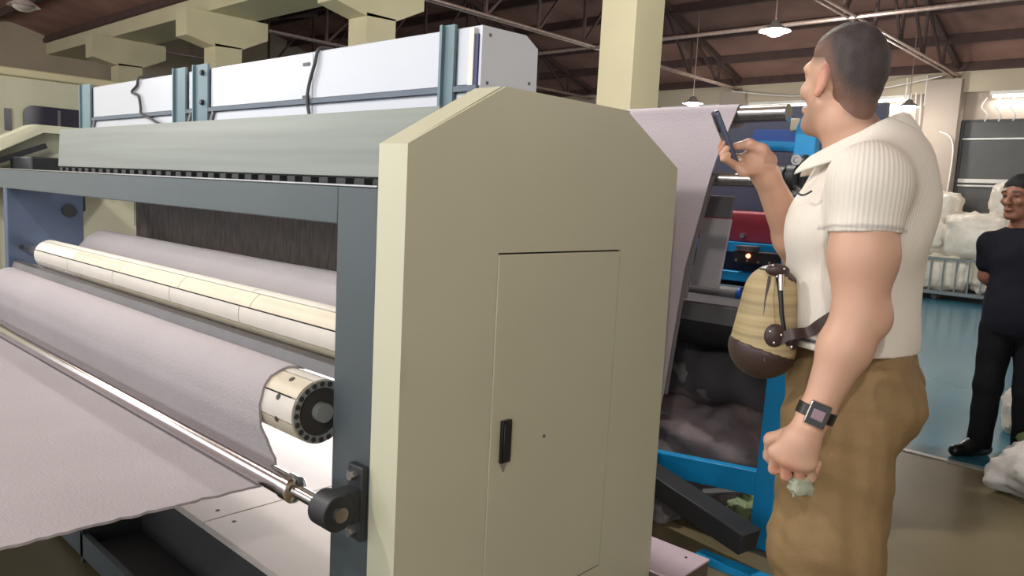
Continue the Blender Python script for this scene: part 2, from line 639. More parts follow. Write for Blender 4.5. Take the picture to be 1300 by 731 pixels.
def roof_slope(name, y0, z0, y1, z1, step):
    bm = B()
    v = [bm.verts.new(p) for p in ((XL, y0, z0), (XR, y0, z0), (XR, y1, z1), (XL, y1, z1))]
    w = [bm.verts.new((q.co.x, q.co.y, q.co.z + 0.08)) for q in v]
    bm.faces.new(v); bm.faces.new(w[::-1])
    for i in range(4):
        j = (i + 1) % 4
        bm.faces.new((v[i], v[j], w[j], w[i]))
    r = struct(name, bm, M['roof'], sm=0)
    L = math.hypot(y1 - y0, z1 - z0)
    k = int(L / step)
    for i in range(k + 1):
        t = (i + 0.3) * step / L
        if t > 0.99:
            break
        y, z = y0 + (y1 - y0) * t, z0 + (z1 - z0) * t
        obj('purlin', bx(XL, XR, y - 0.045, y + 0.045, z - 0.15, z + 0.005), M['purlin'], r, sm=0)
    return r
ZE = 4.42
roof_slope('ceiling', 16.4, 4.15, 11.2, 5.75, 1.05)
roof_slope('ceiling', 6.2, ZE, 11.2, 5.75, 1.05)
roof_slope('ceiling', 6.2, ZE, 0.9, 5.85, 1.1)
roof_slope('ceiling', -5.0, ZE, 0.9, 5.85, 1.1)

# concrete columns with T-shaped heads, and the gutter beam they carry
for i, xc in enumerate((-2.975, -7.07, -11.155, -15.24, 1.12)):
    c = B()
    box(c, xc - 0.195, xc + 0.195, 6.0, 6.46, 0.0, 3.62)
    col = struct('column', c, M['column'], sm=0)
    h = prism(B(), [(5.98, 3.58), (5.53, 3.68), (5.53, 4.1), (6.93, 4.1), (6.93, 3.82), (6.47, 3.6)], 'x', xc - 0.195, xc + 0.195)
    obj('column_head', h, M['column'], col, sm=0)
struct('beam', bx(XL, XR, 5.87, 6.7, 4.1, 4.36), M['column'], sm=0)
struct('beam', bx(XL, XR, 5.80, 6.77, 4.36, 4.45), M['purlin'], sm=0)
# pilasters and head beam of the back wall
for xc in (-2.77, -7.0, -11.1, -15.2, 1.4):
    struct('column', bx(xc - 0.29, xc + 0.29, YB - 0.35, YB, 0.0, 3.95), M['pale_wall'], sm=0)
struct('beam', bx(XL, XR, YB - 0.2, YB, 3.72, 4.1), M['cream_wall'], sm=0)

# roof trusses: bright double chord, dark struts
def truss(xc, y0, y1, zc, yr, zr, label, z0, z1):
    t = thing('roof_truss', label, 'truss', (xc, (y0 + y1) / 2, zc))
    t['kind'] = 'structure'
    b = B()
    cyl(b, (xc - 0.05, y0, zc), (xc - 0.05, y1, zc), 0.022, n=8)
    cyl(b, (xc + 0.05, y0, zc), (xc + 0.05, y1, zc), 0.022, n=8)
    obj('bottom_chord', b, M['chord'], t)
    obj('top_chord', bar(B(), (xc, y0, z0 - 0.06), (xc, yr, zr - 0.12), 0.09, 0.09), M['truss'], t)
    obj('top_chord', bar(B(), (xc, y1, z1 - 0.06), (xc, yr, zr - 0.12), 0.09, 0.09), M['truss'], t)
    n = 8
    def ztop(y):
        return (z0 + (zr - z0) * (y - y0) / (yr - y0) if y < yr else z1 + (zr - z1) * (y1 - y) / (y1 - yr)) - 0.1
    for k in range(1, n):
        y = y0 + (y1 - y0) * k / n
        obj('strut', bar(B(), (xc, y, zc), (xc, y, ztop(y)), 0.045, 0.045, up=(1, 0, 0)), M['truss'], t, sm=0)
        yn = y0 + (y1 - y0) * (k + (1 if k < n / 2 else -1)) / n
        if k != n // 2:
            obj('diagonal', bar(B(), (xc, y, zc), (xc, yn, ztop(yn)), 0.04, 0.04, up=(1, 0, 0)), M['truss'], t, sm=0)
    return t
for xc, lb in ((-2.6, 'roof truss ending over the back wall column at the right'),
               (-6.9, 'roof truss whose bright lower chord passes behind the near cream column'),
               (-11.0, 'third roof truss from the right, beyond the long white box'),
               (-15.1, 'dark roof truss farthest down the hall, near the end wall'),
               (1.5, 'roof truss over the aisle, above the frame')):
    truss(xc, 6.95, YB - 0.05, 4.0, 11.2, 5.75, lb, 4.62, 4.2)
for xc, lb in ((-9.6, 'dark truss under the left roof bay, just behind the unlit lamp'),
               (-14.0, 'dark truss under the left roof bay, near the end wall')):
    truss(xc, -4.9, 6.1, 4.75, 0.9, 5.85, lb, ZE + 0.35, ZE + 0.35)
b = B(); cyl(b, (XL, 10.72, 4.0), (XR, 10.72, 4.0), 0.03, n=8)
struct('trim_2', b, M['chord'])
b = tube(B(), curve_pts([(-7.0, 15.9, 3.95), (-5.6, 15.9, 3.78), (-4.2, 15.9, 3.8), (-2.8, 15.9, 4.0)], 6), 0.012)
tag(obj('cable', b, M['cable_white'], base=(-5, 15.9, 3.8)), 'pale cable sagging along the back wall between two columns', 'cable')

# windows of the back wall
def wall_window(n, x0, x1, z0, z1, bars):
    w = struct('window_%d' % n, bx(x0, x1, YB - 0.05, YB - 0.03, z0, z1), M['dark_window'])
    fr = B()
    box(fr, x0 - 0.05, x0, YB - 0.08, YB, z0, z1); box(fr, x1, x1 + 0.05, YB - 0.08, YB, z0, z1)
    box(fr, x0 - 0.05, x1 + 0.05, YB - 0.08, YB, z1, z1 + 0.04)
    obj('window_frame', fr, M['dark_panel'], w)
    for z, h in bars:
        obj('window_bar', bx(x0, x1, YB - 0.1, YB - 0.05, z - h / 2, z + h / 2), M['white_bar'], w)
wall_window(1, -2.42, 1.0, 1.2, 3.19, ((2.88, 0.03), (2.12, 0.07), (2.03, 0.03)))
wall_window(2, -6.4, -3.2, 1.2, 3.0, ((2.86, 0.03), (2.6, 0.03), (2.1, 0.06)))

# left-hand end: a tall cream hopper machine with a rounded dark pane
t = thing('fibre_hopper', 'tall cream hopper machine at the far left with rounded dark pane', 'machine', (-12.5, 2.5, 0))
obj('body', bx(-14.0, -12.0, -2.0, 5.6, 0.0, 2.80), M['hopper'], t, bevel=0.02)
obj('cover', bx(-14.05, -11.95, -2.05, 5.65, 2.80, 2.92), M['column'], t, bevel=0.02)
def rounded(y0, y1, z0, z1, r, n=6):
    P = []
    for cy, cz, a in ((y1 - r, z1 - r, 0), (y0 + r, z1 - r, 90), (y0 + r, z0 + r, 180), (y1 - r, z0 + r, 270)):
        for k in range(n + 1):
            w = math.radians(a + 90 * k / n)
            P.append((cy + r * math.cos(w), cz + r * math.sin(w)))
    return P
pn = obj('pane', prism(B(), rounded(3.52, 4.42, 1.75, 2.40, 0.14), 'x', -12.0, -11.97), M['dark_pane2'], t)
obj('divider', bx(-11.97, -11.955, 3.98, 4.02, 1.75, 2.36), M['mid_grey'], pn)
obj('vent', bx(-12.0, -11.97, 3.28, 3.37, 2.0, 2.32), M['dark_pane2'], t)

# ------------------------------------------------------------------ lamps
def roof_z(y):
    return 5.75 - 0.308 * (y - 11.2) if y > 11.2 else 5.75 - 0.266 * (11.2 - y) if y > 6.2 else 5.85 - 0.27 * abs(y - 0.9)

def pendant(x, y, z, label, lit=True, top=4.0, r=0.18, group=None, power=None):
    t = thing('pendant_lamp', label, 'lamp', (x, y, z), group=group)
    s = lathe(B(), [(0.03, 0.11), (0.05, 0.1), (0.07, 0.055), (r, -0.015), (r + 0.004, -0.022), (r - 0.01, -0.02), (0.06, 0.045), (0.02, 0.09)], (x, y, z), n=28)
    obj('shade', s, M['lamp_shade'], t)
    bm = lathe(B(), [(0, -0.085), (0.06, -0.075), (0.11, -0.045), (0.125, -0.015), (0.09, 0.01), (0.03, 0.05), (0, 0.06)], (x, y, z), n=16)
    obj('bulb', bm, M['bulb'] if lit else M['lamp_shade'], t)
    c = B(); cyl(c, (x, y, z + 0.1), (x, y, roof_z(y)), 0.009, n=6)
    obj('cord', c, M['chord'], t)
    if lit:
        L = bpy.data.lights.new('lamp_light', 'POINT')
        L.energy = LAMP_W if power is None else power
        L.color = (1.0, 0.96, 0.90)
        L.shadow_soft_size = 0.09
        o = bpy.data.objects.new('lamp_light', L)
        COL.objects.link(o); o.parent = t; o.location = (0, 0, -0.17)
    return t
pendant(-3.0, 9.3, 3.62, 'bright pendant lamp hanging left of the man\'s head', top=5.1, r=0.19)
pendant(-6.3, 13.1, 3.34, 'bright pendant lamp hanging low over the lilac web', top=4.9, r=0.19, power=60)
pendant(-3.05, 15.0, 3.37, 'bright pendant lamp behind the man\'s shoulder, by the back wall column', top=4.0, r=0.18, power=30)
pendant(-9.3, 2.85, 3.36, 'unlit pendant lamp under the dark roof at the top left', lit=False, top=5.0, r=0.17)
for x, y, lb in ((-1.6, -0.6, 'pendant lamp above the near machine, out of view'),
                 (-4.6, -0.6, 'pendant lamp above the far end of the near machine'),
                 (5.2, 8.0, 'pendant lamp above the aisle'),
                 (2.4, -1.8, 'added unseen pendant lamp above the aisle, nearest the view'),  # added out of view to light the cream end panel
                 (-8.4, -0.8, 'added unseen pendant lamp in the left bay, third along the near machine'),  # added out of view to brighten the columns
                 (-12.0, -3.0, 'added unseen pendant lamp in the left bay by the cream hopper'),  # second unseen lamp added for the column heads
                 (-1.2, 3.6, 'pendant lamp above the blue machine'),
                 (2.6, 10.5, 'pendant lamp above the blue floor')):
    pendant(x, y, 3.75, lb, top=4.9)

def tube_light(x0, x1, y, z, label):
    t = thing('tube_light', label, 'lamp', ((x0 + x1) / 2, y, z))
    obj('housing', bx(x0, x1, y - 0.05, y + 0.05, z + 0.03, z + 0.09), M['white_bar'], t)
    c = B(); cyl(c, (x0 + 0.04, y, z), (x1 - 0.04, y, z), 0.022, n=10)
    obj('tube', c, M['tube'], t)
    L = bpy.data.lights.new('tube_glow', 'AREA')
    L.shape = 'RECTANGLE'; L.size = x1 - x0; L.size_y = 0.06; L.energy = TUBE_W; L.color = (1.0, 0.96, 0.88)
    o = bpy.data.objects.new('tube_glow', L)
    COL.objects.link(o); o.parent = t; o.location = (0, 0, -0.04)
tube_light(-2.05, -0.4, YB - 0.12, 3.63, 'long glowing tube light above the dark window at the right')
tube_light(-8.95, -7.1, YB - 0.12, 3.63, 'long glowing tube light on the back wall behind the pendant lamp')
tube_light(-4.4, -3.4, YB - 0.12, 3.63, 'short glowing tube light on the back wall behind the man\'s neck')
tube_light(-6.7, -5.1, YB - 0.12, 3.63, 'glowing tube light on the back wall above the blue machine')

# white conduits and cables by the back wall column
t = thing('hanging_conduit', 'white conduit frame hanging beside the back wall column', 'conduit', (-3.2, 15.6, 3.2))
b = tube(B(), [(-3.45, 16.08, 2.6), (-3.45, 16.08, 4.05), (-3.10, 16.08, 4.06), (-3.10, 16.08, 3.5)], 0.018)
obj('pipe', b, M['cable_white'], t)
for x in (-3.36, -3.27, -3.18):
    obj('cable', tube(B(), curve_pts([(x, 16.09, 3.75), (x + 0.03, 16.06, 3.1), (x - 0.02, 16.08, 2.4)], 5), 0.014), M['cable_white'], t)
for i, x in enumerate((-2.1, -1.88, -1.66)):
    b = tube(B(), curve_pts([(x, 16.2, 3.62), (x - 0.05, 16.1, 3.45), (x + 0.05, 16.1, 3.3), (x, 16.22, 3.2)], 5), 0.014)
    tag(obj('cable', b, M['cable_white'], base=(x, 16.2, 3.4)), ('leftmost white cable hanging from the tube light above the dark window', 'middle white cable hanging from the tube light above the dark window', 'third white cable from the left under the tube light above the dark window')[i], 'cable', 'cables under the right tube light')
b = tube(B(), curve_pts([(-2.75, 15.93, 3.0), (-2.5, 15.93, 2.75), (-2.52, 15.93, 1.6), (-2.55, 15.93, 0.9)], 6), 0.014)
tag(obj('cable', b, M['cable_white'], base=(-2.6, 15.93, 2)), 'white cable running down the back wall column at the right', 'cable')

# ------------------------------------------------------------------ the near machine
mc = thing('web_machine', 'long slate and cream textile machine with rollers, nearest on the left', 'machine', (-1.7, 1.7, 0))
PROF = [(1.139, 0.0), (1.139, 1.527), (1.447, 1.697), (1.992, 1.698), (2.316, 1.54), (2.33, 0.0)]
# end panel: solid body, then a front skin with a door opening in it
DY0, DY1, DZ0, DZ1 = 1.455, 2.012, 0.215, 1.268
SK = 0.010
e = prism(B(), PROF, 'x', -0.107, -SK)
prism(e, [(1.139, 0.0), (1.139, 1.527), (DY0, 1.697), (DY0, 0.0)], 'x', -SK, 0)
prism(e, [(DY1, 0.0), (DY1, 1.690), (2.316, 1.54), (2.33, 0.0)], 'x', -SK, 0)
prism(e, [(DY0, DZ1), (DY0, 1.697), (DY1, 1.698), (DY1, DZ1)], 'x', -SK, 0)
prism(e, [(DY0, 0.0), (DY0, DZ0), (DY1, DZ0), (DY1, 0.0)], 'x', -SK, 0)
obj('end_panel', e, M['enamel'], mc, sm=0)
obj('door_gap', bx(-SK - 0.001, -SK + 0.001, DY0, DY1, DZ0, DZ1), M['groove'], mc)
dr = obj('door', bx(-SK, 0.001, DY0 + 0.003, DY1 - 0.002, DZ0 + 0.004, DZ1 - 0.005), M['enamel'], mc, bevel=0.003)
hd = B()
box(hd, 0.0, 0.012, 1.495, 1.532, 0.685, 0.806)
box(hd, 0.012, 0.016, 1.499, 1.528, 0.690, 0.801)
obj('handle', hd, M['black'], dr, bevel=0.002)
obj('keyhole', prism(B(), [(1.499, 0.684), (1.527, 0.684), (1.513, 0.655)], 'x', 0.0, 0.004), M['steel'], dr, label='small steel wedge below the black handle')
obj('lock', lathe(B(), [(0, 0.004), (0.005, 0.004), (0.006, 0.0)], (0, 1.684, 0.725), axis='x', n=12), M['mid_grey'], dr)

# far end panel: an open pan whose inner face is seen
def inset(poly, d):
    cy = sum(p[0] for p in poly) / len(poly)
    cz = 0.9
    return [(y + (d if y < cy else -d), z - (d if z > 0.5 else 0)) for y, z in poly]
PIN = inset(PROF, 0.045)
e = B()
n = len(PROF)
for i in range(n - 1):
    prism(e, [PROF[i], PROF[i + 1], PIN[i + 1], PIN[i]], 'x', -4.02, -3.87)
prism(e, PROF, 'x', -4.06, -4.0)
obj('end_panel', e, M['enamel'], mc, sm=0)
obj('brace', bar(B(), (-3.86, 1.14, 1.42), (-3.86, 1.50, 1.575), 0.03, 0.03), M['iron'], mc)
obj('bearing_box', bx(-3.9, -3.5, 1.32, 1.6, 1.2, 1.5), M['iron'], mc, bevel=0.01)

obj('front_post', bx(-0.274, -0.108, 1.139, 1.235, 0.0, 1.423), M['frame'], mc, bevel=0.004)
fb = bx(-3.85, -0.274, 1.139, 1.235, 1.325, 1.423)
obj('front_beam', fb, M['frame'], mc, bevel=0.003)
obj('edge_highlight', bx(-3.85, -0.108, 1.136, 1.160, 1.423, 1.427), M['steel'], mc)  # bright strip put in for the highlight along the beam's top edge
obj('hood', prism(B(), [(1.315, 1.452), (1.325, 1.446), (1.335, 1.63), (1.6, 1.66), (1.6, 1.65), (1.325, 1.637)], 'x', -3.02, -0.107), M['hood'], mc, sm=0)
obj('comb_bed', bx(-3.0, -0.107, 1.24, 1.34, 1.395, 1.423), M['core'], mc)
cb = B()
x = -2.95
while x < -0.15:
    box(cb, x, x + 0.045, 1.30, 1.33, 1.423, 1.446)
    x += 0.09
co = obj('comb_strip', cb, M['iron'], mc, sm=0); co['kind'] = 'stuff'
# side plate at the far end of the rollers
obj('side_plate', bx(-3.31, -3.25, 1.139, 1.505, 0.0, 1.33), M['navy_plate'], mc, bevel=0.004)
hl = B(); cyl(hl, (-3.26, 1.43, 1.215), (-3.235, 1.43, 1.215), 0.036, n=20)
obj('port', hl, M['iron'], mc)
for y, z in ((1.2, 1.02), (1.2, 0.86)):
    s = B(); cyl(s, (-3.26, y, z), (-3.24, y, z), 0.012, n=10)
    obj('bolt', s, M['iron'], mc)
# needle board behind the rollers
obj('needle_board', bx(-3.08, -0.28, 1.72, 1.78, 0.95, 1.43), M['needle'], mc)
obj('inner_ceiling', bx(-3.1, -0.28, 1.24, 1.75, 1.395, 1.41), M['core'], mc)
nd = B()
rnd = random.Random(4)
for i in range(150):
    x = -3.05 + 2.75 * i / 149 + rnd.uniform(-0.005, 0.005)
    cyl(nd, (x, 1.70, 1.39), (x, 1.70, 1.14 + rnd.uniform(0, 0.05)), 0.003, 0.001, n=4)
o = obj('needles', nd, M['iron'], mc); o['kind'] = 'stuff'
obj('rear_plate', bx(-3.1, -0.12, 2.28, 2.31, 0.3, 1.43), M['dark_panel'], mc)

# upper roll, its lagging in separate plates
def lagged_roll(name, y, z, r, x0, x1, cuts, nseg=8, phase=0.2, bolts=False):
    c = B(); cyl(c, (x0 + 0.004, y, z), (x1 - 0.004, y, z), r - 0.008, n=32)
    ro = obj(name, c, M['core'], mc)
    xs = [x0] + cuts + [x1]
    for k in range(nseg):
        a0 = 2 * math.pi * k / nseg + phase
        a1 = a0 + 2 * math.pi / nseg
        for q, (xa, xb) in enumerate(zip(xs[:-1], xs[1:])):
            bm = B()
            g = 0.0022
            sh = 0.06 * (k % 2) if 0 < q < len(xs) - 1 else 0
            sh2 = 0.06 * (k % 2) if q < len(xs) - 2 else 0
            xa2, xb2 = xa + g + (-sh if q else 0), xb - g - sh2
            rows = []
            m = 5
            for i in range(m + 1):
                w = a0 + g / r + (a1 - a0 - 2 * g / r) * i / m
                cw, sw = math.cos(w), math.sin(w)
                rows.append([bm.verts.new((xx, y + rr * cw, z + rr * sw)) for xx, rr in ((xa2, r - 0.008), (xa2, r), (xb2, r), (xb2, r - 0.008))])
            for A, C in zip(rows[:-1], rows[1:]):
                for i in range(4):
                    j = (i + 1) % 4
                    bm.faces.new((A[i], A[j], C[j], C[i]))
            bm.faces.new(rows[0]); bm.faces.new(rows[-1][::-1])
            obj('lagging_plate', bm, M['lagging'] if (k % 2 or q == 0) else M['cream_lagging'], ro, sm=30)
    return ro
up = lagged_roll('upper_roll', 1.25, 1.005, 0.074, -2.95, -0.29, [-2.40, -1.857, -1.312, -0.80], phase=0.42)
j = B(); cyl(j, (-3.25, 1.25, 1.005), (-0.2, 1.25, 1.005), 0.03, n=16)
obj('shaft', j, M['steel'], up)
RY, RZ, RR = 1.13, 0.822, 0.088
lo = lagged_roll('lower_roll', RY, RZ, RR, -3.22, -0.315, [-2.2, -1.4, -0.75], phase=0.25)
ds = lathe(B(), [(0, -0.05), (0.03, -0.05), (0.03, -0.01), (0.045, -0.006), (0.045, -0.03), (0.066, -0.03), (0.066, 0.0), (RR - 0.004, 0.0), (RR - 0.004, -0.03), (0, -0.06)][::-1], (-0.313, RY, RZ), axis='x', n=36)
dk = obj('end_disc', ds, M['disc_grey'], lo)
hb = B(); cyl(hb, (-0.36, RY, RZ), (-0.295, RY, RZ), 0.026, n=20)
obj('hub', hb, M['disc_grey'], lo)
for k in range(20):
    w = 2 * math.pi * k / 20
    s = B(); cyl(s, (-0.316, RY + 0.076 * math.cos(w), RZ + 0.076 * math.sin(w)), (-0.3105, RY + 0.076 * math.cos(w), RZ + 0.076 * math.sin(w)), 0.0075, n=8)
    obj('disc_hole', s, M['core'], dk)
for w in (2.05, 2.72, 3.42):
    p = Vector((-0.395, RY + RR * math.cos(w), RZ + RR * math.sin(w)))
    d = Vector((0, math.cos(w), math.sin(w)))
    s = B(); cyl(s, p - d * 0.001, p + d * 0.0015, 0.0085, n=10)
    obj('lagging_bolt', s, M['core'], lo)
# guard bar between the two rolls
gb = prism(B(), [(1.150, 0.914), (1.158, 0.946), (1.185, 0.952), (1.19, 0.935), (1.17, 0.91)], 'x', -3.25, -0.28)
obj('guard_bar', gb, M['bar_steel'], mc, sm=20)
gb = B(); cyl(gb, (-3.25, 1.245, 0.905), (-0.28, 1.245, 0.905), 0.018, n=14)
obj('guide_rod', gb, M['iron'], mc)

# chromed tension rod with stepped journal in a pillow block on the post
rd = lathe(B(), [(0, -3.6), (0.032, -3.6), (0.032, -0.345), (0.036, -0.341), (0.036, -0.306), (0.032, -0.302), (0.018, -0.298), (0.018, -0.13), (0, -0.13)], (0, 1.05, 0.627), axis='x', n=28)
obj('tension_rod', rd, M['chrome'], mc, sm=30)
q = B()
cyl(q, (-0.175, 1.05, 0.627), (-0.105, 1.05, 0.627), 0.046, n=28)
box(q, -0.165, -0.115, 1.05, 1.125, 0.585, 0.669)
pbk = obj('pillow_block', q, M['iron'], mc, bevel=0.003)
obj('mounting_plate', bx(-0.172, -0.11, 1.118, 1.139, 0.53, 0.725), M['iron'], pbk, bevel=0.004)
s = B(); cyl(s, (-0.105, 1.05, 0.627), (-0.094, 1.05, 0.627), 0.019, n=18)
obj('shaft_end', s, M['steel'], pbk)
for z in (0.553, 0.702):
    s = B(); cyl(s, (-0.141, 1.10, z), (-0.141, 1.122, z), 0.013, n=6)
    obj('bolt', s, M['steel'], pbk)

# work lamp tucked behind the front beam
wl = B(); cyl(wl, (-3.0, 1.262, 1.36), (-0.35, 1.262, 1.36), 0.013, n=10)
wo = obj('work_lamp', wl, M['tube'], mc, label='slim glowing tube behind the front beam')
L = bpy.data.lights.new('work_glow', 'AREA'); L.shape = 'RECTANGLE'; L.size = 2.6; L.size_y = 0.04; L.energy = 2.2; L.color = (1, 0.97, 0.93)
lo_ = bpy.data.objects.new('work_glow', L); COL.objects.link(lo_); lo_.parent = mc; lo_.location = Vector((-1.68, 1.27, 1.343)) - Vector((-1.7, 1.7, 0))
lo_.rotation_euler = (math.radians(20), 0, 0)

# low white bed under the rolls
tb = obj('bed', bx(-3.1, -1.004, 1.13, 2.28, 0.255, 0.28), M['table'], mc, bevel=0.002)
obj('bed', bx(-0.998, -0.108, 1.13, 2.28, 0.255, 0.28), M['table'], mc, bevel=0.002)
for x in (-1.06, -0.94):
    s = B(); cyl(s, (x, 1.21, 0.279), (x, 1.21, 0.2815), 0.007, n=8)
    obj('bed_screw', s, M['core'], mc)
obj('bed_front', bx(-3.1, -0.274, 1.14, 1.17, 0.0, 0.255), M['dark_panel'], mc)
obj('kick_rail', bx(-3.1, -0.274, 0.93, 0.95, 0.02, 0.11), M['frame'], mc)
obj('kick_plate', bx(-3.1, -0.274, 0.95, 1.14, 0.0, 0.06), M['dark_panel'], mc)
for x in (-1.55, -2.4):
    obj('kick_bracket', bx(x - 0.012, x + 0.012, 0.93, 1.14, 0.0, 0.2), M['iron'], mc)
obj('added_glow_panel', bx(-3.0, -0.35, 1.98, 2.0, 0.285, 0.78), M['added_glow_panel'], mc, label='white back panel under the rolls with an added glow')  # white back panel; its glow is put in, not a lamp
# pink-topped plinth behind the end panel
pl = obj('plinth', bx(-0.5, 0.105, 2.335, 2.575, 0.0, 0.085), M['brown_side'], mc)
obj('plinth_top', bx(-0.5, 0.108, 2.333, 2.578, 0.085, 0.092), M['pink_top'], pl)
obj('plinth_screw', lathe(B(), [(0, 0.002), (0.005, 0.002), (0.005, 0)], (0.04, 2.52, 0.092), n=8), M['core'], pl)

# webs
path = []
for k in range(0, 15):
    w = math.radians(60 + 120 * k / 14)
    path.append((RY + (RR + 0.004) * math.cos(w), RZ + (RR + 0.004) * math.sin(w)))
path = [(1.24, 0.93)] + path + [(1.045, 0.76), (1.085, 0.66), (1.09, 0.625), (1.075, 0.597), (1.047, 0.587), (1.01, 0.588), (0.9, 0.594), (0.6, 0.60), (0.2, 0.602), (-0.4, 0.60)]
w = web(path, -3.2, -0.472, 44, 0.007, seed=2, amp=0.002, ragged=0.006, per=0.02)
tag(obj('felt_web', w, M['felt'], base=(-1.7, 1.05, 0.6)), 'white felt web wrapping the lower roll and running out under the chromed rod', 'fabric')
w = web([(1.20, 0.90), (1.30, 0.935), (1.36, 1.02), (1.42, 1.09), (1.47, 1.122), (1.50, 1.128), (1.54, 1.115), (1.60, 1.03)], -2.94, -0.29, 40, 0.008, seed=5, amp=0.006, per=0.03)
tag(obj('felt_web', w, M['felt'], base=(-1.7, 1.5, 1.1)), 'white felt web coming from the needle board down behind the upper roll', 'fabric')

# ------------------------------------------------------------------ long white box above the machine
dt = thing('white_duct', 'long glossy white box on slate posts above the machine', 'duct', (-2.2, 1.85, 1.5))
DP = [(1.758, 1.45), (1.758, 1.953), (1.955, 1.953), (2.015, 1.918), (2.022, 1.45)]
obj('shell', prism(B(), DP, 'x', -3.985, -0.412), M['white_panel'], dt, sm=0, bevel=0.002)
for xa, xb in ((-3.80, -2.622), (-2.478, -2.40), (-2.242, -1.365), (-1.361, -0.578), (-0.508, -0.452)):
    obj('front_panel', bx(xa, xb, 1.748, 1.758, 1.768, 1.948), M['white_panel'], dt, bevel=0.002)
    obj('lower_panel', bx(xa, xb, 1.748, 1.758, 1.50, 1.742), M['white_panel'], dt, bevel=0.002)
obj('end_cover', prism(B(), [(1.75, 1.45), (1.75, 1.95), (1.955, 1.955), (2.017, 1.92), (2.025, 1.45)], 'x', -0.411, -0.40), M['end_panel'], dt, sm=0)
obj('corner_strip', bx(-0.428, -0.412, 1.745, 1.756, 1.6, 1.925), M['navy'], dt)
obj('corner_angle', bx(-0.452, -0.43, 1.742, 1.757, 1.6, 1.945), M['white_bar'], dt)
for y, z in ((1.785, 1.925), (1.78, 1.775), (1.98, 1.8)):
    obj('cover_screw', lathe(B(), [(0, 0.003), (0.005, 0.003), (0.006, 0)], (-0.40, y, z), axis='x', n=8), M['mid_grey'], dt)
for xa, xb, zt in ((-3.975, -3.815, 1.97), (-2.615, -2.49, 1.972), (-2.39, -2.25, 1.972), (-0.573, -0.513, 1.962)):
    p = B()
    box(p, xa, xa + 0.012, 1.722, 1.746, 1.42, zt); box(p, xa, xb, 1.734, 1.746, 1.42, zt)
    po = obj('post', p, M['duct_post'], dt)
    if -2.45 < xa < -2.3:
        for z in (1.93, 1.79):
            obj('bolt', lathe(B(), [(0, 1.718), (0.012, 1.720), (0.014, 1.733)], (xb - 0.045, 0, z), axis='y', n=8), M['iron'], po)
obj('rail', bx(-3.80, -0.405, 1.735, 1.757, 1.746, 1.764), M['duct_rail'], dt)
for x in (-3.76, -2.44, -2.20):
    obj('bracket', bar(B(), (x, 1.742, 1.746), (x - 0.05, 1.742, 1.66), 0.012, 0.02), M['mid_grey'], dt)
for z in (1.905, 1.775):
    obj('slot', bx(-1.432, -1.384, 1.744, 1.749, z - 0.006, z + 0.006), M['black'], dt)
b = tube(B(), curve_pts([(-1.30, 1.80, 1.962), (-1.315, 1.745, 1.957), (-1.33, 1.735, 1.90), (-1.365, 1.733, 1.82), (-1.372, 1.73, 1.76), (-1.36, 1.735, 1.68), (-1.37, 1.735, 1.6)], 6), 0.007)
tag(obj('cable', b, M['cable_dark'], base=(-1.35, 1.74, 1.8)), 'dark cable looped over the front of the white box, nearer one', 'cable')
b = tube(B(), curve_pts([(-3.06, 1.80, 1.965), (-3.08, 1.742, 1.962), (-3.10, 1.738, 1.92), (-3.17, 1.736, 1.885), (-3.08, 1.736, 1.86), (-3.05, 1.736, 1.80), (-3.03, 1.732, 1.762), (-2.92, 1.728, 1.738), (-2.78, 1.728, 1.70), (-2.64, 1.728, 1.685)], 6), 0.007)
tag(obj('cable', b, M['cable_dark'], base=(-3.05, 1.74, 1.8)), 'dark crooked cable hanging on the white box at its far end', 'cable')

# ------------------------------------------------------------------ second, bright blue machine behind
bm2 = thing('blue_machine', 'bright blue framed machine with steel rollers behind the cream end panel', 'machine', (-1.5, 3.6, 0))
def lean_post(x0, x1, y0, y1, top, m, name, lean=0.022):
    b = B()
    prism(b, top, 'y', y0, y1)
    for v in b.verts:
        v.co.x += (v.co.z - 1.0) * lean
    return obj(name, b, m, bm2, sm=0, bevel=0.004)
up = lean_post(0, 0, 3.0, 3.05, [(0.085, 0.0), (0.172, 0.0), (0.172, 1.735), (0.150, 1.74), (0.137, 1.785), (0.105, 1.785), (0.088, 1.74)], M['blue'], 'upright')
obj('upright_flange', bx(0.150, 0.168, 3.05, 3.14, 0.0, 1.60), M['blue'], bm2)
obj('side_cover', prism(B(), [(3.06, 1.15), (3.30, 1.15), (3.30, 1.74), (3.08, 1.74), (3.06, 1.72)], 'x', 0.19, 0.225), M['white_bar'], bm2)
obj('upright', bx(-3.4, -3.31, 3.0, 3.05, 0.0, 1.74), M['blue'], bm2)
obj('upright', bx(-0.02, 0.07, 4.35, 4.42, 0.0, 1.70), M['blue'], bm2)
obj('lower_rail', bar(B(), (0.10, 3.03, 0.275), (-0.80, 3.03, 0.188), 0.05, 0.105), M['blue'], bm2, bevel=0.004)
obj('lower_rail', bar(B(), (-0.80, 3.03, 0.188), (-3.32, 3.03, 0.188), 0.05, 0.105), M['blue'], bm2, bevel=0.004)
obj('upper_rail', prism(B(), [(-0.215, 1.675), (0.09, 1.665), (0.09, 1.755), (-0.19, 1.765)], 'y', 3.25, 3.33), M['deep_blue'], bm2)
obj('upper_rail_lip', prism(B(), [(-0.215, 1.675), (0.09, 1.665), (0.09, 1.705), (-0.205, 1.715)], 'y', 3.235, 3.25), M['blue'], bm2)
c = B(); cyl(c, (-3.31, 2.93, 1.792), (0.10, 2.93, 1.792), 0.034, n=24)
obj('top_roller', c, M['steel'], bm2)
c = B(); cyl(c, (-3.31, 2.79, 1.525), (0.12, 2.79, 1.525), 0.027, n=24)
lr = obj('web_roller', c, M['steel'], bm2)
q = B()
box(q, 0.105, 0.175, 2.965, 3.0, 1.475, 1.635)
pbk = obj('pillow_block', q, M['iron'], bm2, bevel=0.01)
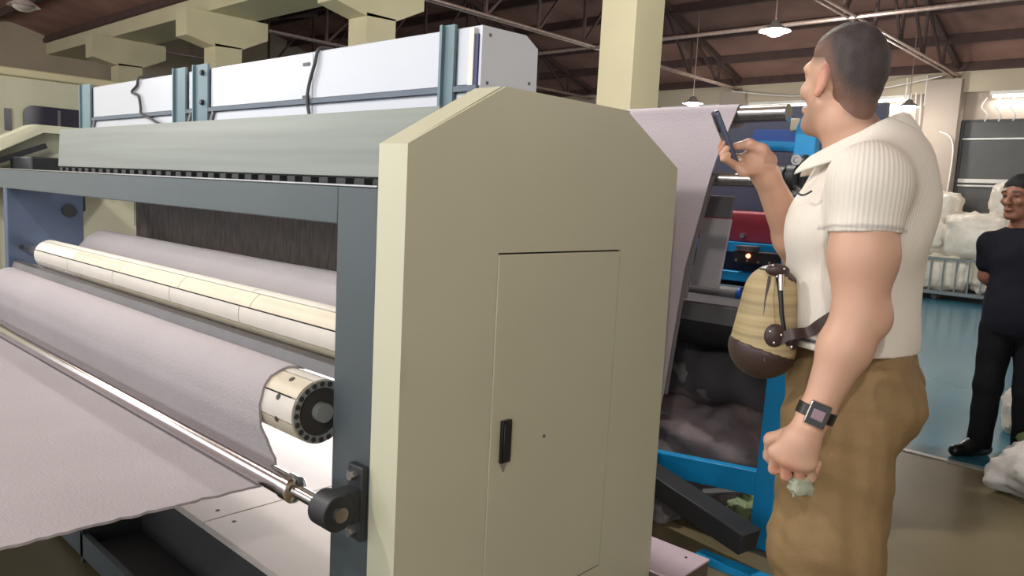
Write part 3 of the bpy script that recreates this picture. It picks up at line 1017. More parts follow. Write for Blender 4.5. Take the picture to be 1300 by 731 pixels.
q = B(); cyl(q, (0.035, 2.93, 1.545), (0.115, 2.93, 1.545), 0.042, n=20); cyl(q, (0.115, 2.95, 1.545), (0.15, 2.95, 1.545), 0.05, n=20)
obj('bearing', q, M['iron'], pbk)
for z in (1.612, 1.497):
    s = lathe(B(), [(0, -0.018), (0.010, -0.018), (0.012, -0.022), (0.021, -0.022), (0.023, 0.0), (0, 0)], (0.143, 2.962, z), axis='y', n=16)
    obj('bolt', s, M['steel'], pbk)
obj('small_box', bx(0.035, 0.075, 3.1, 3.16, 1.74, 1.79), M['cream_lagging'], bm2, bevel=0.004)
# body seen through the frame
obj('back_panel', bx(-1.6, 0.02, 4.3, 4.34, 0.95, 2.0), M['navy_body'], bm2)
obj('red_cover', bx(-1.4, 0.0, 3.86, 4.2, 1.23, 1.40), M['red'], bm2, bevel=0.015)
obj('red_knob', lathe(B(), [(0, -0.02), (0.014, -0.02), (0.016, 0), (0, 0)], (-0.50, 3.86, 1.27), axis='y', n=12), M['steel'], bm2)
obj('blue_ledge', bx(-1.4, 0.05, 3.78, 3.9, 1.185, 1.235), M['blue'], bm2)
obj('navy_trough', bx(-1.4, 0.05, 3.82, 4.2, 1.09, 1.185), M['navy_body'], bm2)
cbx = obj('control_box', bx(-0.47, -0.22, 3.70, 3.78, 1.135, 1.20), M['iron'], bm2, bevel=0.004)
obj('lens', lathe(B(), [(0, -0.012), (0.010, -0.008), (0.012, 0)], (-0.385, 3.70, 1.175), axis='y', n=10), M['led'], cbx, label='small glowing red lamp')
obj('cap', lathe(B(), [(0, -0.02), (0.055, -0.015), (0.06, 0.01), (0, 0.01)], (-0.40, 3.72, 1.215), axis='z', n=18), M['mid_grey'], cbx)
for x in (-0.45, -0.39, -0.33, -0.27):
    obj('screw', lathe(B(), [(0, -0.003), (0.007, -0.002), (0.008, 0)], (x, 3.70, 1.148), axis='y', n=8), M['steel'], cbx)
obj('middle_rail', bx(-1.4, 0.05, 3.74, 3.82, 1.035, 1.085), M['blue'], bm2, bevel=0.004)
c = B(); cyl(c, (-1.4, 3.75, 0.965), (-0.445, 3.75, 0.965), 0.04, n=20)
obj('grey_roller', c, M['mid_grey'], bm2)
c = B(); cyl(c, (-0.445, 3.75, 0.965), (0.05, 3.75, 0.965), 0.042, n=20)
obj('blue_sleeve', c, M['deep_blue'], bm2)
# upright grey sheets beside the web
def panel4(name, pts, y, t, m):
    return obj(name, prism(B(), pts, 'y', y, y + t), m, bm2, sm=0, bevel=0.003)
panel4('grey_plate', [(-1.15, 0.95), (-0.555, 0.95), (-0.50, 1.46), (-1.1, 1.46)], 3.40, 0.02, M['grey_sheet'])
panel4('grey_plate', [(-0.548, 1.02), (-0.395, 1.02), (-0.355, 1.36), (-0.505, 1.36)], 3.42, 0.02, M['grey_sheet'])
panel4('plate_bracket', [(-0.505, 1.365), (-0.36, 1.365), (-0.35, 1.47), (-0.495, 1.47)], 3.42, 0.02, M['mid_grey'])
obj('dark_apron', prism(B(), [(3.36, 0.94), (3.9, 0.95), (4.3, 0.5), (4.3, 0.45), (3.34, 0.86)], 'x', -2.6, 0.02), M['cloth_dark'], bm2)
obj('base_beam', bar(B(), (0.17, 2.78, 0.12), (-0.75, 2.94, 0.28), 0.12, 0.09), M['iron'], bm2, bevel=0.006, label='dark sloping foot beam under the blue rail')
obj('base_beam', bx(-3.3, -0.72, 2.9, 3.02, 0.0, 0.12), M['iron'], bm2)
obj('floor_rail', bx(-0.02, 0.3, 2.70, 2.76, 0.0, 0.03), M['blue'], bm2)

# tall lilac web rising to the top roller
pth = [(2.30, 0.42), (2.44, 0.52), (2.50, 0.70), (2.585, 1.18), (2.735, 1.548), (2.762, 1.60), (2.893, 1.80)]
for k in range(1, 9):
    w = math.radians(165 - 150 * k / 8)
    pth.append((2.93 + 0.038 * math.cos(w), 1.792 + 0.038 * math.sin(w)))
pth += [(2.972, 1.74)]
w = web(pth, -3.25, -0.10, 30, 0.006, seed=8, amp=0.0015, per=0.05)
tw = tag(obj('felt_web', w, M['felt2'], base=(-1.7, 2.7, 1.2)), 'tall lilac-white felt web rising behind the cream panel to a steel roller', 'fabric')
sv = web([(2.515, 0.70), (2.60, 1.18), (2.75, 1.535)], -0.118, -0.094, 1, 0.014, per=0.05)
obj('selvage', sv, M['mid_grey'], tw, label='dark turned-over selvage edge')

# heaps of felt and scraps under the blue machine
def heap(name, c, r, seed, m, label, amp=0.25, freq=3.0, sq=0.8, flat=0.002):
    return tag(obj(name, lump(B(), c, r, seed, amp, freq, sq, 56, 36, flat), m, base=(c[0], c[1], 0), sm=180), label, 'fabric')
heap('felt_heap', (-0.95, 4.15, 0.30), (0.95, 0.55, 0.42), 3, M['cloth_dark'], 'dark grey heap of felt behind the blue frame')
heap('felt_heap', (-0.55, 3.62, 0.16), (0.52, 0.42, 0.26), 9, M['cloth_mauve'], 'crumpled mauve-grey heap of felt above the blue rail')
heap('felt_heap', (-0.55, 3.98, 0.44), (0.5, 0.30, 0.14), 14, M['cloth_grey'], 'mid grey folded felt lying across the dark heap')
heap('felt_scrap', (-0.42, 3.0, 0.06), (0.16, 0.14, 0.09), 21, M['cloth_grey'], 'grey rag on the floor under the blue rail')
heap('felt_scrap', (0.0, 3.12, 0.06), (0.09, 0.14, 0.085), 25, M['green'], 'greenish scrap of cloth at the foot of the blue post')
tag(obj('paper_scrap', bar(B(), (-0.22, 3.1, 0.12), (-0.02, 3.16, 0.18), 0.07, 0.01), M['mid_grey'], base=(-0.12, 3.1, 0.1)), 'small pale scrap of card lying behind the blue rail', 'scrap')

# ------------------------------------------------------------------ far cart with sacks, bags on the floor
ct = thing('wire_cart', 'steel barred cart loaded with white sacks by the back wall', 'cart', (-2.1, 15.1, 0))
X0, X1, Y0, Y1 = -3.7, -0.75, 14.75, 15.75
obj('deck', bx(X0, X1, Y0, Y1, 0.10, 0.16), M['cart'], ct)
for z in (0.72,):
    fr = B()
    box(fr, X0, X1, Y0 - 0.02, Y0 + 0.02, z - 0.02, z + 0.02); box(fr, X0, X1, Y1 - 0.02, Y1 + 0.02, z - 0.02, z + 0.02)
    box(fr, X0 - 0.02, X0 + 0.02, Y0, Y1, z - 0.02, z + 0.02); box(fr, X1 - 0.02, X1 + 0.02, Y0, Y1, z - 0.02, z + 0.02)
    obj('rim', fr, M['cart'], ct)
k = 0
x = X0
while x <= X1 + 0.01:
    obj('upright_bar', bx(x - 0.012, x + 0.012, Y0 - 0.012, Y0 + 0.012, 0.16, 0.70), M['cart'], ct, sm=0)
    x += 0.196
for x, y in ((X0 + 0.15, Y0 + 0.1), (-2.25, Y0 + 0.1), (X1 - 0.15, Y0 + 0.1), (X0 + 0.15, Y1 - 0.1), (X1 - 0.15, Y1 - 0.1)):
    s = B(); cyl(s, (x, y - 0.025, 0.05), (x, y + 0.025, 0.05), 0.05, n=14); box(s, x - 0.03, x + 0.03, y - 0.03, y + 0.03, 0.05, 0.12)
    obj('caster', s, M['iron'], ct)
SK = [((-3.15, 15.25, 0.48), (0.50, 0.45, 0.34), 'white sack filling the cart, farthest left behind the man\'s back'),
      ((-2.22, 15.25, 0.48), (0.52, 0.45, 0.34), 'white sack in the cart behind the bars, middle one'),
      ((-1.28, 15.25, 0.48), (0.50, 0.45, 0.34), 'white sack in the cart behind the man in black'),
      ((-2.75, 15.2, 1.08), (0.60, 0.45, 0.36), 'white sack on the second layer, against the man\'s shirt'),
      ((-1.72, 15.2, 1.12), (0.58, 0.45, 0.40), 'large white sack on the second layer, beside the man in black'),
      ((-2.6, 15.3, 1.62), (0.50, 0.36, 0.26), 'shiny white sack lying on top of the pile at the left'),
      ((-1.30, 15.3, 1.72), (0.36, 0.33, 0.34), 'shiny white sack standing on top of the pile, by the dark hair')]
for i, (c, r, lb) in enumerate(SK):
    tag(obj('white_sack', lump(B(), c, r, 30 + i, 0.14, 3.5, 0.55, 44, 30), M['sack'], sm=180, base=(c[0], c[1], c[2] - r[2])), lb, 'sack', 'sacks on the cart')
tag(obj('woven_bag', lump(B(), (1.03, 4.75, 0.13), (0.40, 0.28, 0.17), 51, 0.22, 2.6, 0.8, 64, 40, 0.002), M['sack2'], sm=180, base=(0.95, 4.75, 0)), 'rumpled pale woven bag on the olive floor at the right edge', 'bag')
tag(obj('green_bag', lump(B(), (1.02, 5.02, 0.20), (0.32, 0.16, 0.18), 53, 0.2, 2.6, 0.8, 48, 30, 0.002), M['green'], sm=180, base=(1.02, 5.02, 0)), 'pale green bag behind the rumpled woven bag', 'bag')
tag(obj('white_bag', lump(B(), (0.52, 6.1, 0.14), (0.12, 0.14, 0.17), 57, 0.18, 2.6, 0.7, 28, 18, 0.002), M['sack'], base=(0.52, 6.1, 0)), 'white bag standing on the blue floor behind the legs of the man in black', 'bag')

# ------------------------------------------------------------------ people
SKIN = np.array(lin((200, 158, 134))); SKIN2 = np.array(lin((186, 134, 106)))
RED = np.array(lin((204, 126, 104))); LIP = np.array(lin((168, 100, 88)))

def sst(x, a, b):
    t = np.clip((x - a) / (b - a), 0, 1)
    return t * t * (3 - 2 * t)

def head(bd, o, bs, s=1.0, sx=1.0):
    """Head primitives in a frame bs (forward, left, up) at the ear-level centre o."""
    def T(p):
        return np.array(o) + s * (sx * p[0] * bs[0] + sx * p[1] * bs[1] + p[2] * bs[2])
    def E(c, r, k=0.02, sub=False, tilt=0.0):
        bb = bs
        if tilt:
            ct, st = math.cos(tilt), math.sin(tilt)
            bb = np.array([ct * bs[0] + st * bs[2], bs[1], -st * bs[0] + ct * bs[2]])
        bd.ell(T(c), np.array(r) * s * np.array((sx, sx, 1.0)), bb, k * s, sub)
    def C(a, b, ra, rb=None, k=0.02, sub=False):
        q = s * (1 + sx) / 2
        bd.cap(T(a), T(b), ra * q, (ra if rb is None else rb) * q, k * s, sub)
    E((-0.008, 0, 0.035), (0.092, 0.072, 0.084))
    E((0.026, 0, 0.02), (0.064, 0.060, 0.078), 0.02)
    E((0.028, 0, -0.046), (0.054, 0.050, 0.068), 0.022)
    C((0.066, 0.010, -0.096), (0.066, -0.010, -0.096), 0.017, k=0.03)
    for y in (1, -1):
        C((0.0, 0.052 * y, -0.046), (0.055, 0.022 * y, -0.092), 0.016, 0.015, 0.025)
        E((0.070, 0.040 * y, -0.022), (0.018, 0.018, 0.015), 0.025)           # cheekbone
        C((0.090, 0.014 * y, 0.024), (0.078, 0.050 * y, 0.024), 0.010, 0.008, 0.02)  # brow
        E((0.100, 0.031 * y, 0.003), (0.016, 0.018, 0.011), 0.012, True)     # socket
        E((0.078, 0.031 * y, 0.003), (0.0125, 0.0125, 0.0115), 0.004)        # eyeball
        C((0.089, 0.020 * y, 0.010), (0.086, 0.042 * y, 0.009), 0.0035, 0.003, 0.006)
        C((0.108, 0.008 * y, -0.034), (0.100, 0.015 * y, -0.034), 0.008, 0.008, 0.01)
    C((0.090, 0, 0.012), (0.114, 0, -0.028), 0.008, 0.011, 0.016)
    C((0.090, 0.020, -0.064), (0.090, -0.020, -0.064), 0.0075, k=0.012)
    E((0.096, 0, -0.060), (0.009, 0.018, 0.006), 0.008)
    E((0.095, 0, -0.069), (0.009, 0.016, 0.006), 0.006)
    E((0.104, 0, -0.0645), (0.006, 0.02, 0.0013), 0.003, True)
    for y in (1, -1):
        E((-0.006, 0.074 * y, 0.000), (0.018, 0.009, 0.031), 0.006, tilt=0.2)
        E((-0.002, 0.078 * y, -0.027), (0.009, 0.006, 0.009), 0.006)
        E((-0.002, 0.085 * y, 0.002), (0.010, 0.006, 0.019), 0.004, True, tilt=0.2)
    return T

HL_X = [-0.11, -0.07, -0.03, 0.0, 0.03, 0.055, 0.09, 0.12]
HL_Z = [-0.064, -0.046, 0.006, 0.046, 0.048, 0.052, 0.080, 0.095]
HL_Z2 = [-0.05, -0.04, -0.02, 0.0, 0.018, 0.046, 0.066, 0.074]
def cranium(bd, o, bs, s, sx=1.0):
    e = np.array((sx, sx, 1.0))
    def T(p):
        return np.array(o) + s * (sx * p[0] * bs[0] + sx * p[1] * bs[1] + p[2] * bs[2])
    bd.ell(T((-0.008, 0, 0.035)), np.array((0.093, 0.073, 0.085)) * e * s, bs, 0.02 * s)
    bd.ell(T((0.030, 0, 0.02)), np.array((0.064, 0.061, 0.078)) * e * s, bs, 0.02 * s)
    bd.cap(T((-0.03, 0, 0.0)), T((-0.058, 0, -0.085)), 0.058 * s * sx, 0.046 * s * sx, 0.02 * s)

def hairline(bd, o, bs, s, hx, hz, thick, sx=1.0):
    """Hair of full thickness above the hairline that dives under the skin below it."""
    sl, x, y, z = bd.grid(bd.o, bd.o + bd.h * np.array(bd.f.shape))
    x, y, z = (x - o[0]) / s, (y - o[1]) / s, (z - o[2]) / s
    lx = (x * bs[0][0] + y * bs[0][1] + z * bs[0][2]) / sx
    lz = x * bs[2][0] + y * bs[2][1] + z * bs[2][2]
    w = sst(lz - np.interp(lx, hx, hz), -0.030, 0.030)
    bd.f -= ((thick + 0.006) * w - 0.006).astype(np.float32)

def head_local(V, o, bs, s, sx=1.0):
    d = (V - np.array(o)) / s
    return (d @ bs.T) / np.array((sx, sx, 1.0))

def fingers(bd, root, tips, r=0.0088, k=0.006):
    for ch in tips:
        n = len(ch)
        bd.chain(ch, [r * (1 - 0.08 * i) for i in range(n)], k)

def shoes(parent, ankle, fwd, m, sole):
    f = np.array([fwd[0], fwd[1], 0.0]); f /= np.linalg.norm(f)
    a = np.array(ankle, float)
    b = Body(a + np.array([-0.3, -0.3, -0.2]), a + np.array([0.3, 0.3, 0.15]), 0.008)
    heel = np.array([a[0], a[1], 0.04]) - f * 0.05
    toe = np.array([a[0], a[1], 0.034]) + f * 0.17
    b.cap(heel, toe, 0.042, 0.036, 0.02)
    b.cap(np.array([a[0], a[1], 0.09]), np.array([a[0], a[1], 0.055]) + f * 0.07, 0.048, 0.045, 0.04)
    b.cut((0, 0, 0.002), (0, 0, -1))
    V, Q = b.mesh(1)
    return skin_obj('shoe', V, Q, m, parent)

# ---- the man with the phone (local axes: u to the right of the view, v away, w up)
MB = (0.812, 1.712, 0.0)
man = thing('person', 'tall man in white ribbed shirt and khaki trousers holding up a phone', 'person', MB, YAW)
AL = math.radians(26)
tf = np.array([-math.cos(AL), math.sin(AL), 0.0]); tl = np.array([-math.sin(AL), -math.cos(AL), 0.0]); tu = np.array([0, 0, 1.0])
TB = np.array([tf, tl, tu])
def TT(f, l, w, c=(0.018, 0.0)):
    p = f * tf + l * tl
    return np.array([p[0] + c[0], p[1] + c[1], w])
HA = math.radians(66)
HB = rot_basis((-math.cos(HA), math.sin(HA), 0.16))
HO, HS, HX = np.array((-0.0579, 0.0, 1.6886)), 0.985, 0.86

SH_L = np.array([-0.070, -0.195, 1.475]); EL_L = np.array((-0.0715, -0.215, 1.2257)); WR_L = np.array((-0.1376, -0.225, 1.0379))
SH_R = TT(0.0, -0.20, 1.485); EL_R = np.array([0.005, 0.27, 1.285]); WR_R = np.array((-0.1531, 0.155, 1.4977))
b = Body((-0.36, -0.36, 0.0), (0.26, 0.36, 1.86), 0.0040)
HT = head(b, HO, HB, HS, HX)
# neck
b.cap(HO + np.array([0.014, -0.004, -0.085]), TT(0.01, 0, 1.50), 0.052, 0.072, 0.03)
b.cap(HT((-0.045, 0, -0.075)), TT(-0.02, 0, 1.50), 0.040, 0.065, 0.03)
# torso, hips, legs (under the clothes)
b.ell(TT(0.0, 0, 1.36), (0.11, 0.155, 0.22), TB, 0.05).ell(TT(0.0, 0, 1.08), (0.085, 0.13, 0.16), TB, 0.05)
for s_, sh, el in ((1, SH_L, EL_L), (-1, SH_R, EL_R)):
    b.cap(TT(-0.01, 0.05 * s_, 1.50), sh, 0.05, 0.055, 0.05)
    b.cap(TT(0, 0.09 * s_, 0.98), TT(0.01, 0.10 * s_, 0.52), 0.08, 0.055, 0.04)
    b.cap(TT(0.01, 0.10 * s_, 0.52), TT(-0.03, 0.11 * s_, 0.09), 0.055, 0.04, 0.03)
# left arm hanging
md = SH_L * 0.45 + EL_L * 0.55
b.cap(SH_L, md, 0.059, 0.061, 0.02).cap(md, EL_L, 0.060, 0.045, 0.02)
b.ell(EL_L + np.array([0.033, -0.01, 0.0]), (0.022, 0.028, 0.03), None, 0.03)
fm = EL_L * 0.68 + WR_L * 0.32
b.cap(EL_L, fm, 0.046, 0.048, 0.02).cap(fm, WR_L, 0.047, 0.029, 0.02)
# left hand, back of the hand towards us, fingers curled
K = [np.array((-0.2086, -0.225, 0.9578)), np.array((-0.1917, -0.24, 0.9482)), np.array((-0.171, -0.25, 0.9452)), np.array((-0.1523, -0.255, 0.9479))]
HCEN = np.array((-0.1635, -0.235, 0.9869))
b.cap(WR_L, HCEN, 0.028, 0.033, 0.02)
for i, kk in enumerate(K):
    b.cap(HCEN + (kk - HCEN) * 0.1, kk, 0.024, 0.0145, 0.018)
    drop = np.array([0.006 + 0.002 * i, 0.014, -0.040 + 0.002 * i])
    curl = np.array([0.016, 0.030, -0.004])
    back = np.array([0.012, 0.008, 0.022])
    fingers(b, kk, [[kk, kk + drop, kk + drop + curl, kk + drop + curl + back]], 0.0115 - 0.0008 * i, 0.005)
TH0 = np.array((-0.1781, -0.2, 0.9842))
b.chain([HCEN + np.array([-0.01, 0.03, 0.0]), TH0 + np.array([-0.02, 0.03, -0.02]), TH0 + np.array([-0.015, 0.045, -0.058]), TH0 + np.array([0.0, 0.04, -0.08])], [0.018, 0.0135, 0.012, 0.010], 0.01)
# right arm raised
b.cap(SH_R, EL_R, 0.062, 0.048, 0.02)
fm = EL_R * 0.68 + WR_R * 0.32
b.cap(EL_R, fm, 0.048, 0.048, 0.02).cap(fm, WR_R, 0.047, 0.029, 0.02)
# right hand closed round the phone
PC = np.array((-0.1769, 0.145, 1.5233))
PK = np.array((-0.2087, 0.15, 1.5291))
b.cap(WR_R, PC, 0.028, 0.030, 0.02)
b.ell(PC + np.array([-0.006, 0.0, 0.004]), (0.036, 0.030, 0.030), None, 0.02)
for w0, w1, w2, w3 in [[(-0.1965, 0.175, 1.5364), (-0.2246, 0.187, 1.5356), (-0.2548, 0.179, 1.5593), (-0.2524, 0.161, 1.5836)],
          [(-0.2035, 0.154, 1.5242), (-0.2291, 0.162, 1.5287), (-0.2608, 0.146, 1.5479), (-0.2586, 0.126, 1.5664)],
          [(-0.2105, 0.133, 1.5122), (-0.2337, 0.137, 1.5219), (-0.2669, 0.113, 1.5369), (-0.2613, 0.105, 1.5508)],
          [(-0.2174, 0.112, 1.5004), (-0.2384, 0.112, 1.5153), (-0.273, 0.08, 1.5262), (-0.2639, 0.084, 1.5355)]]:
    w0, w1, w2, w3 = (np.array(q) for q in (w0, w1, w2, w3))
    b.cap(PC, w0, 0.024, 0.013, 0.014)
    fingers(b, w0, [[w0, w1, w2, w3]], 0.0105, 0.004)
T0, T1, T2, T3 = np.array((-0.1601, 0.125, 1.5287)), np.array((-0.178, 0.115, 1.5521)), np.array((-0.2086, 0.118, 1.5631)), np.array((-0.2351, 0.13, 1.5572))
b.chain([PC, T0, T1, T2, T3], [0.022, 0.018, 0.0125, 0.0115, 0.0095], 0.01)
V, Q = b.mesh(2)
L = head_local(V, HO, HB, HS, HX)
col = np.tile(SKIN, (len(V), 1))
n1 = np.array([noise.noise(Vector(p) * 14) for p in V.tolist()])
col = col * (1 + 0.07 * n1[:, None])
def blend(col, c, w):
    w = np.clip(w, 0, 1)[:, None]
    return col * (1 - w) + np.array(c) * w
inhead = (V[:, 2] > 1.52) & (np.abs(L[:, 0]) < 0.16) & (np.abs(L[:, 1]) < 0.12)
hl = np.interp(L[:, 0], HL_X, HL_Z)
fade = sst(L[:, 2], hl - 0.028, hl + 0.010) * inhead * (L[:, 2] > -0.1)
HAIR = np.array(lin((70, 62, 61)))
col = blend(col, HAIR, fade * 0.9)
stub = inhead * sst(-L[:, 2], 0.035, 0.06) * sst(L[:, 0], -0.01, 0.03) * (np.abs(L[:, 1]) < 0.075)
col = blend(col, np.array(lin((150, 116, 100))), 0.55 * stub)
ear = inhead * (np.abs(L[:, 1]) > 0.072) * (np.abs(L[:, 2]) < 0.05) * (np.abs(L[:, 0]) < 0.04)
col = blend(col, RED, 0.4 * ear)
brow = inhead * (L[:, 0] > 0.06) * (np.abs(L[:, 2] - 0.026) < 0.006) * (np.abs(np.abs(L[:, 1]) - 0.032) < 0.02)
col = blend(col, HAIR, 0.8 * brow)
lip = inhead * (L[:, 0] > 0.088) * (np.abs(L[:, 2] + 0.0645) < 0.011) * (np.abs(L[:, 1]) < 0.021)
col = blend(col, LIP, 0.7 * lip)
eye = inhead * (L[:, 0] > 0.075) * (((np.abs(L[:, 1]) - 0.031) / 0.011) ** 2 + ((L[:, 2] - 0.003) / 0.006) ** 2 < 1)
col = blend(col, lin((230, 224, 218)), 0.9 * eye)
iris = inhead * (L[:, 0] > 0.075) * (((np.abs(L[:, 1]) - 0.031) / 0.0055) ** 2 + ((L[:, 2] - 0.003) / 0.0055) ** 2 < 1)
col = blend(col, lin((50, 40, 34)), 0.9 * iris)
for p, rr in ((EL_L + np.array([0.05, 0, -0.005]), 0.035), (K[1] + np.array([0, 0, -0.03]), 0.05), (np.array((-0.2633, 0.13, 1.5487)), 0.03)):
    d = np.linalg.norm(V - p, axis=1)
    col = blend(col, RED, 0.45 * (1 - sst(d, rr * 0.4, rr)))
SKINM = vcol_mat('skin', 0.48, 0.08, 160, sss=0.06)
skin_obj('body', V, Q, SKINM, man, col)

# hair: cropped cap over the crown
b = Body(HO + np.array([-0.16, -0.16, -0.16]), HO + np.array([0.16, 0.16, 0.18]), 0.0042)
cranium(b, HO, HB, HS, HX)
b.wrinkle(0.0014, 120, 1.7)
hairline(b, HO, HB, HS, HL_X, HL_Z, 0.006, HX)
V, Q = b.mesh(2)
nn = np.array([noise.noise(Vector(p) * 40) for p in V.tolist()])
HM = vcol_mat('hair', 0.7, 0.5, 220)
Lh = head_local(V, HO, HB, HS, HX)
hw = sst(Lh[:, 2] - np.interp(Lh[:, 0], HL_X, HL_Z), 0.0, 0.065)[:, None]
skin_obj('hair', V, Q, HM, man, np.clip(HAIR * (0.85 + 0.35 * nn[:, None]) * hw + (HAIR * 0.65 + SKIN2 * 0.28) * (1 - hw), 0, 1), label='short dark cropped hair with faded sides')

# shirt
CUFF_P = np.array((-0.0756, -0.22, 1.3839)); CUFF_N = (EL_L - SH_L) / np.linalg.norm(EL_L - SH_L)
b = Body((-0.34, -0.36, 1.06), (0.28, 0.40, 1.70), 0.0045)
b.ell(TT(0.012, 0, 1.40), (0.136, 0.178, 0.150), TB, 0.05)
b.ell(TT(0.014, 0, 1.27), (0.136, 0.168, 0.20), TB, 0.05)
b.ell(TT(0.002, 0, 1.13), (0.132, 0.164, 0.16), TB, 0.05)
b.ell(TT(-0.055, 0.075, 1.44), (0.080, 0.085, 0.125), TB, 0.04).ell(TT(-0.055, -0.075, 1.44), (0.080, 0.085, 0.125), TB, 0.04)
b.ell(TT(0.075, 0.085, 1.385), (0.072, 0.088, 0.075), TB, 0.04).ell(TT(0.075, -0.085, 1.385), (0.072, 0.088, 0.075), TB, 0.04)
b.cap(TT(0.015, 0, 1.60), TT(-0.02, 0, 1.48), 0.078, 0.095, 0.06)
for s_, sh in ((1, SH_L), (-1, SH_R)):
    b.cap(TT(-0.045, 0.055 * s_, 1.535), sh + np.array([0, 0, 0.005]), 0.048, 0.072, 0.06)
b2 = Body((-0.34, -0.36, 1.06), (0.28, 0.40, 1.70), 0.0045)
b2.cap(SH_L, SH_L * 0.4 + EL_L * 0.6, 0.067, 0.067, 0.03)
b2.cut(CUFF_P, CUFF_N)
# right sleeve
b2.cap(SH_R, SH_R * 0.4 + EL_R * 0.6, 0.074, 0.078, 0.03)
kk = 0.035
hh = np.maximum(kk - np.abs(b.f - b2.f), 0) / kk
b.f = np.minimum(b.f, b2.f) - hh * hh * kk * 0.25
b.wrinkle(0.0022, 32, 0.4)
NK = TT(0.02, 0, 1.588)
b.cut(NK, np.array([0.0, 0.0, 1.0]) + 0.62 * tf)                       # open neckline falling to the chest
b.cut((0, 0, 1.135), (0, 0.0, -1))
V, Q = b.mesh(2)
SHIRT = np.array(lin((226, 218, 206)))
cs = np.tile(SHIRT, (len(V), 1)) * (1 + 0.02 * np.array([noise.noise(Vector(p) * 8) for p in V.tolist()])[:, None])
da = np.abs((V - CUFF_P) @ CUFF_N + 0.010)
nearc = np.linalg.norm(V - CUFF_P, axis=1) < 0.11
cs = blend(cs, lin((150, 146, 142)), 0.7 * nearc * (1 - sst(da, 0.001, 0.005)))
dh = np.abs(V[:, 2] - 1.156)
cs = blend(cs, lin((34, 36, 46)), 0.9 * (dh < 0.005) * (V[:, 0] < -0.02))
skin_obj('shirt', V, Q, vcol_mat('ribbed_knit', 0.85, 0.15, ribs=200, spec=0.15), man, cs, label='white ribbed short-sleeved shirt')
# collar: a folded band round the neck
bm = B()
N = 40
rings = []
for i in range(N + 1):
    a = math.radians(-152 + 304 * i / N)             # 0 at the nape
    ca, sa = math.cos(a), math.sin(a)
    t = (1 - ca) / 2                                   # 0 nape, 1 throat
    base = TT(0.024 - 0.072 * ca + 0.022 * t, 0.076 * sa, 1.625 - 0.105 * t)
    fold = TT(0.024 - 0.084 * ca + 0.022 * t, 0.088 * sa, 1.640 - 0.105 * t)
    out = TT(0.024 - 0.125 * ca + 0.02 * t, 0.118 * sa, 1.575 - 0.090 * t)
    rings.append([bm.verts.new(p) for p in (base, fold, out)])
for A, C in zip(rings[:-1], rings[1:]):
    for k in (0, 1):
        bm.faces.new((A[k], A[k + 1], C[k + 1], C[k]))
co = obj('collar', bm, mat('collar_knit', (230, 224, 212), 0.85, vary=0.02, bump=0.1, bscale=120), man, local=True)
md = co.modifiers.new('thick', 'SOLIDIFY'); md.thickness = 0.005; md.offset = 0
md = co.modifiers.new('sub', 'SUBSURF'); md.levels = 1; md.render_levels = 1
# small dark mark on the breast
e = B()
tube(e, curve_pts([(-0.1681, -0.095, 1.4572), (-0.1632, -0.105, 1.4512), (-0.1564, -0.112, 1.4515), (-0.1461, -0.12, 1.4598)], 6), 0.0022, n=6)
obj('emblem', e, M['black'], man, local=True)

# trousers
b = Body((-0.30, -0.34, 0.04), (0.30, 0.34, 1.18), 0.0065)
b.ell(TT(-0.004, 0, 1.06), (0.128, 0.160, 0.14), TB, 0.04)
b.ell(TT(-0.075, 0.075, 1.035), (0.082, 0.09, 0.105), TB, 0.04).ell(TT(-0.075, -0.075, 1.035), (0.082, 0.09, 0.105), TB, 0.04)
for s_ in (1, -1):
    hp, kn, an = TT(0.004, 0.085 * s_, 0.97), TT(0.008, 0.10 * s_, 0.52), TT(-0.02, 0.11 * s_, 0.06)
    b.cap(hp, hp * 0.45 + kn * 0.55, 0.118, 0.112, 0.02).cap(hp * 0.45 + kn * 0.55, kn, 0.112, 0.092, 0.03)
    b.cap(kn, an, 0.090, 0.078, 0.03)
b.wrinkle(0.006, 24, 2.2).wrinkle(0.004, 47, 0.9).wrinkle(0.002, 95, 3.1)
b.cut((0, 0, 1.16), (0, 0, 1)); b.cut((0, 0, 0.075), (0, 0, -1))
V, Q = b.mesh(2)
KH = np.array(lin((136, 112, 78)))
ck = np.tile(KH, (len(V), 1)) * (1 + 0.12 * np.array([noise.fractal(Vector(p) * 7, 1, 2, 3) for p in V.tolist()])[:, None])
tr = skin_obj('trousers', V, Q, vcol_mat('khaki_cotton', 0.8, 0.3, 130, spec=0.2), man, np.clip(ck, 0, 1), label='baggy khaki cotton trousers')
for s_ in (1, -1):
    shoes(man, TT(-0.02, 0.11 * s_, 0.06), tf, M['iron'], None)

# phone in the raised hand
pt, pb_ = Vector((-0.2877, 0.14, 1.6353)), Vector((-0.2373, 0.14, 1.5308))
ph = thing('smartphone', 'dark slim phone held up in the man\'s right hand', 'phone', tuple(Vector(MB) + Matrix.Rotation(YAW, 3, 'Z') @ pb_), YAW)
ax = (pt - pb_); ln = ax.length; ax.normalize()
wd = Vector((0.17, 1.0, 0.0)); wd = (wd - ax * wd.dot(ax)).normalized()
nm = ax.cross(wd)
def slab(t0, l0, l1, w, t1, r):
    b_ = B()
    P = []
    for cx, cy, a in ((w / 2 - r, l1 - r, 0), (-w / 2 + r, l1 - r, 90), (-w / 2 + r, l0 + r, 180), (w / 2 - r, l0 + r, 270)):
        for k in range(6):
            g = math.radians(a + 90 * k / 5)
            P.append(wd * (cx + r * math.cos(g)) + ax * (cy + r * math.sin(g)))
    A = [b_.verts.new(p + nm * t0) for p in P]; C = [b_.verts.new(p + nm * t1) for p in P]
    for i in range(len(P)):
        j = (i + 1) % len(P)
        b_.faces.new((A[i], A[j], C[j], C[i]))
    b_.faces.new(A[::-1]); b_.faces.new(C)
    return b_
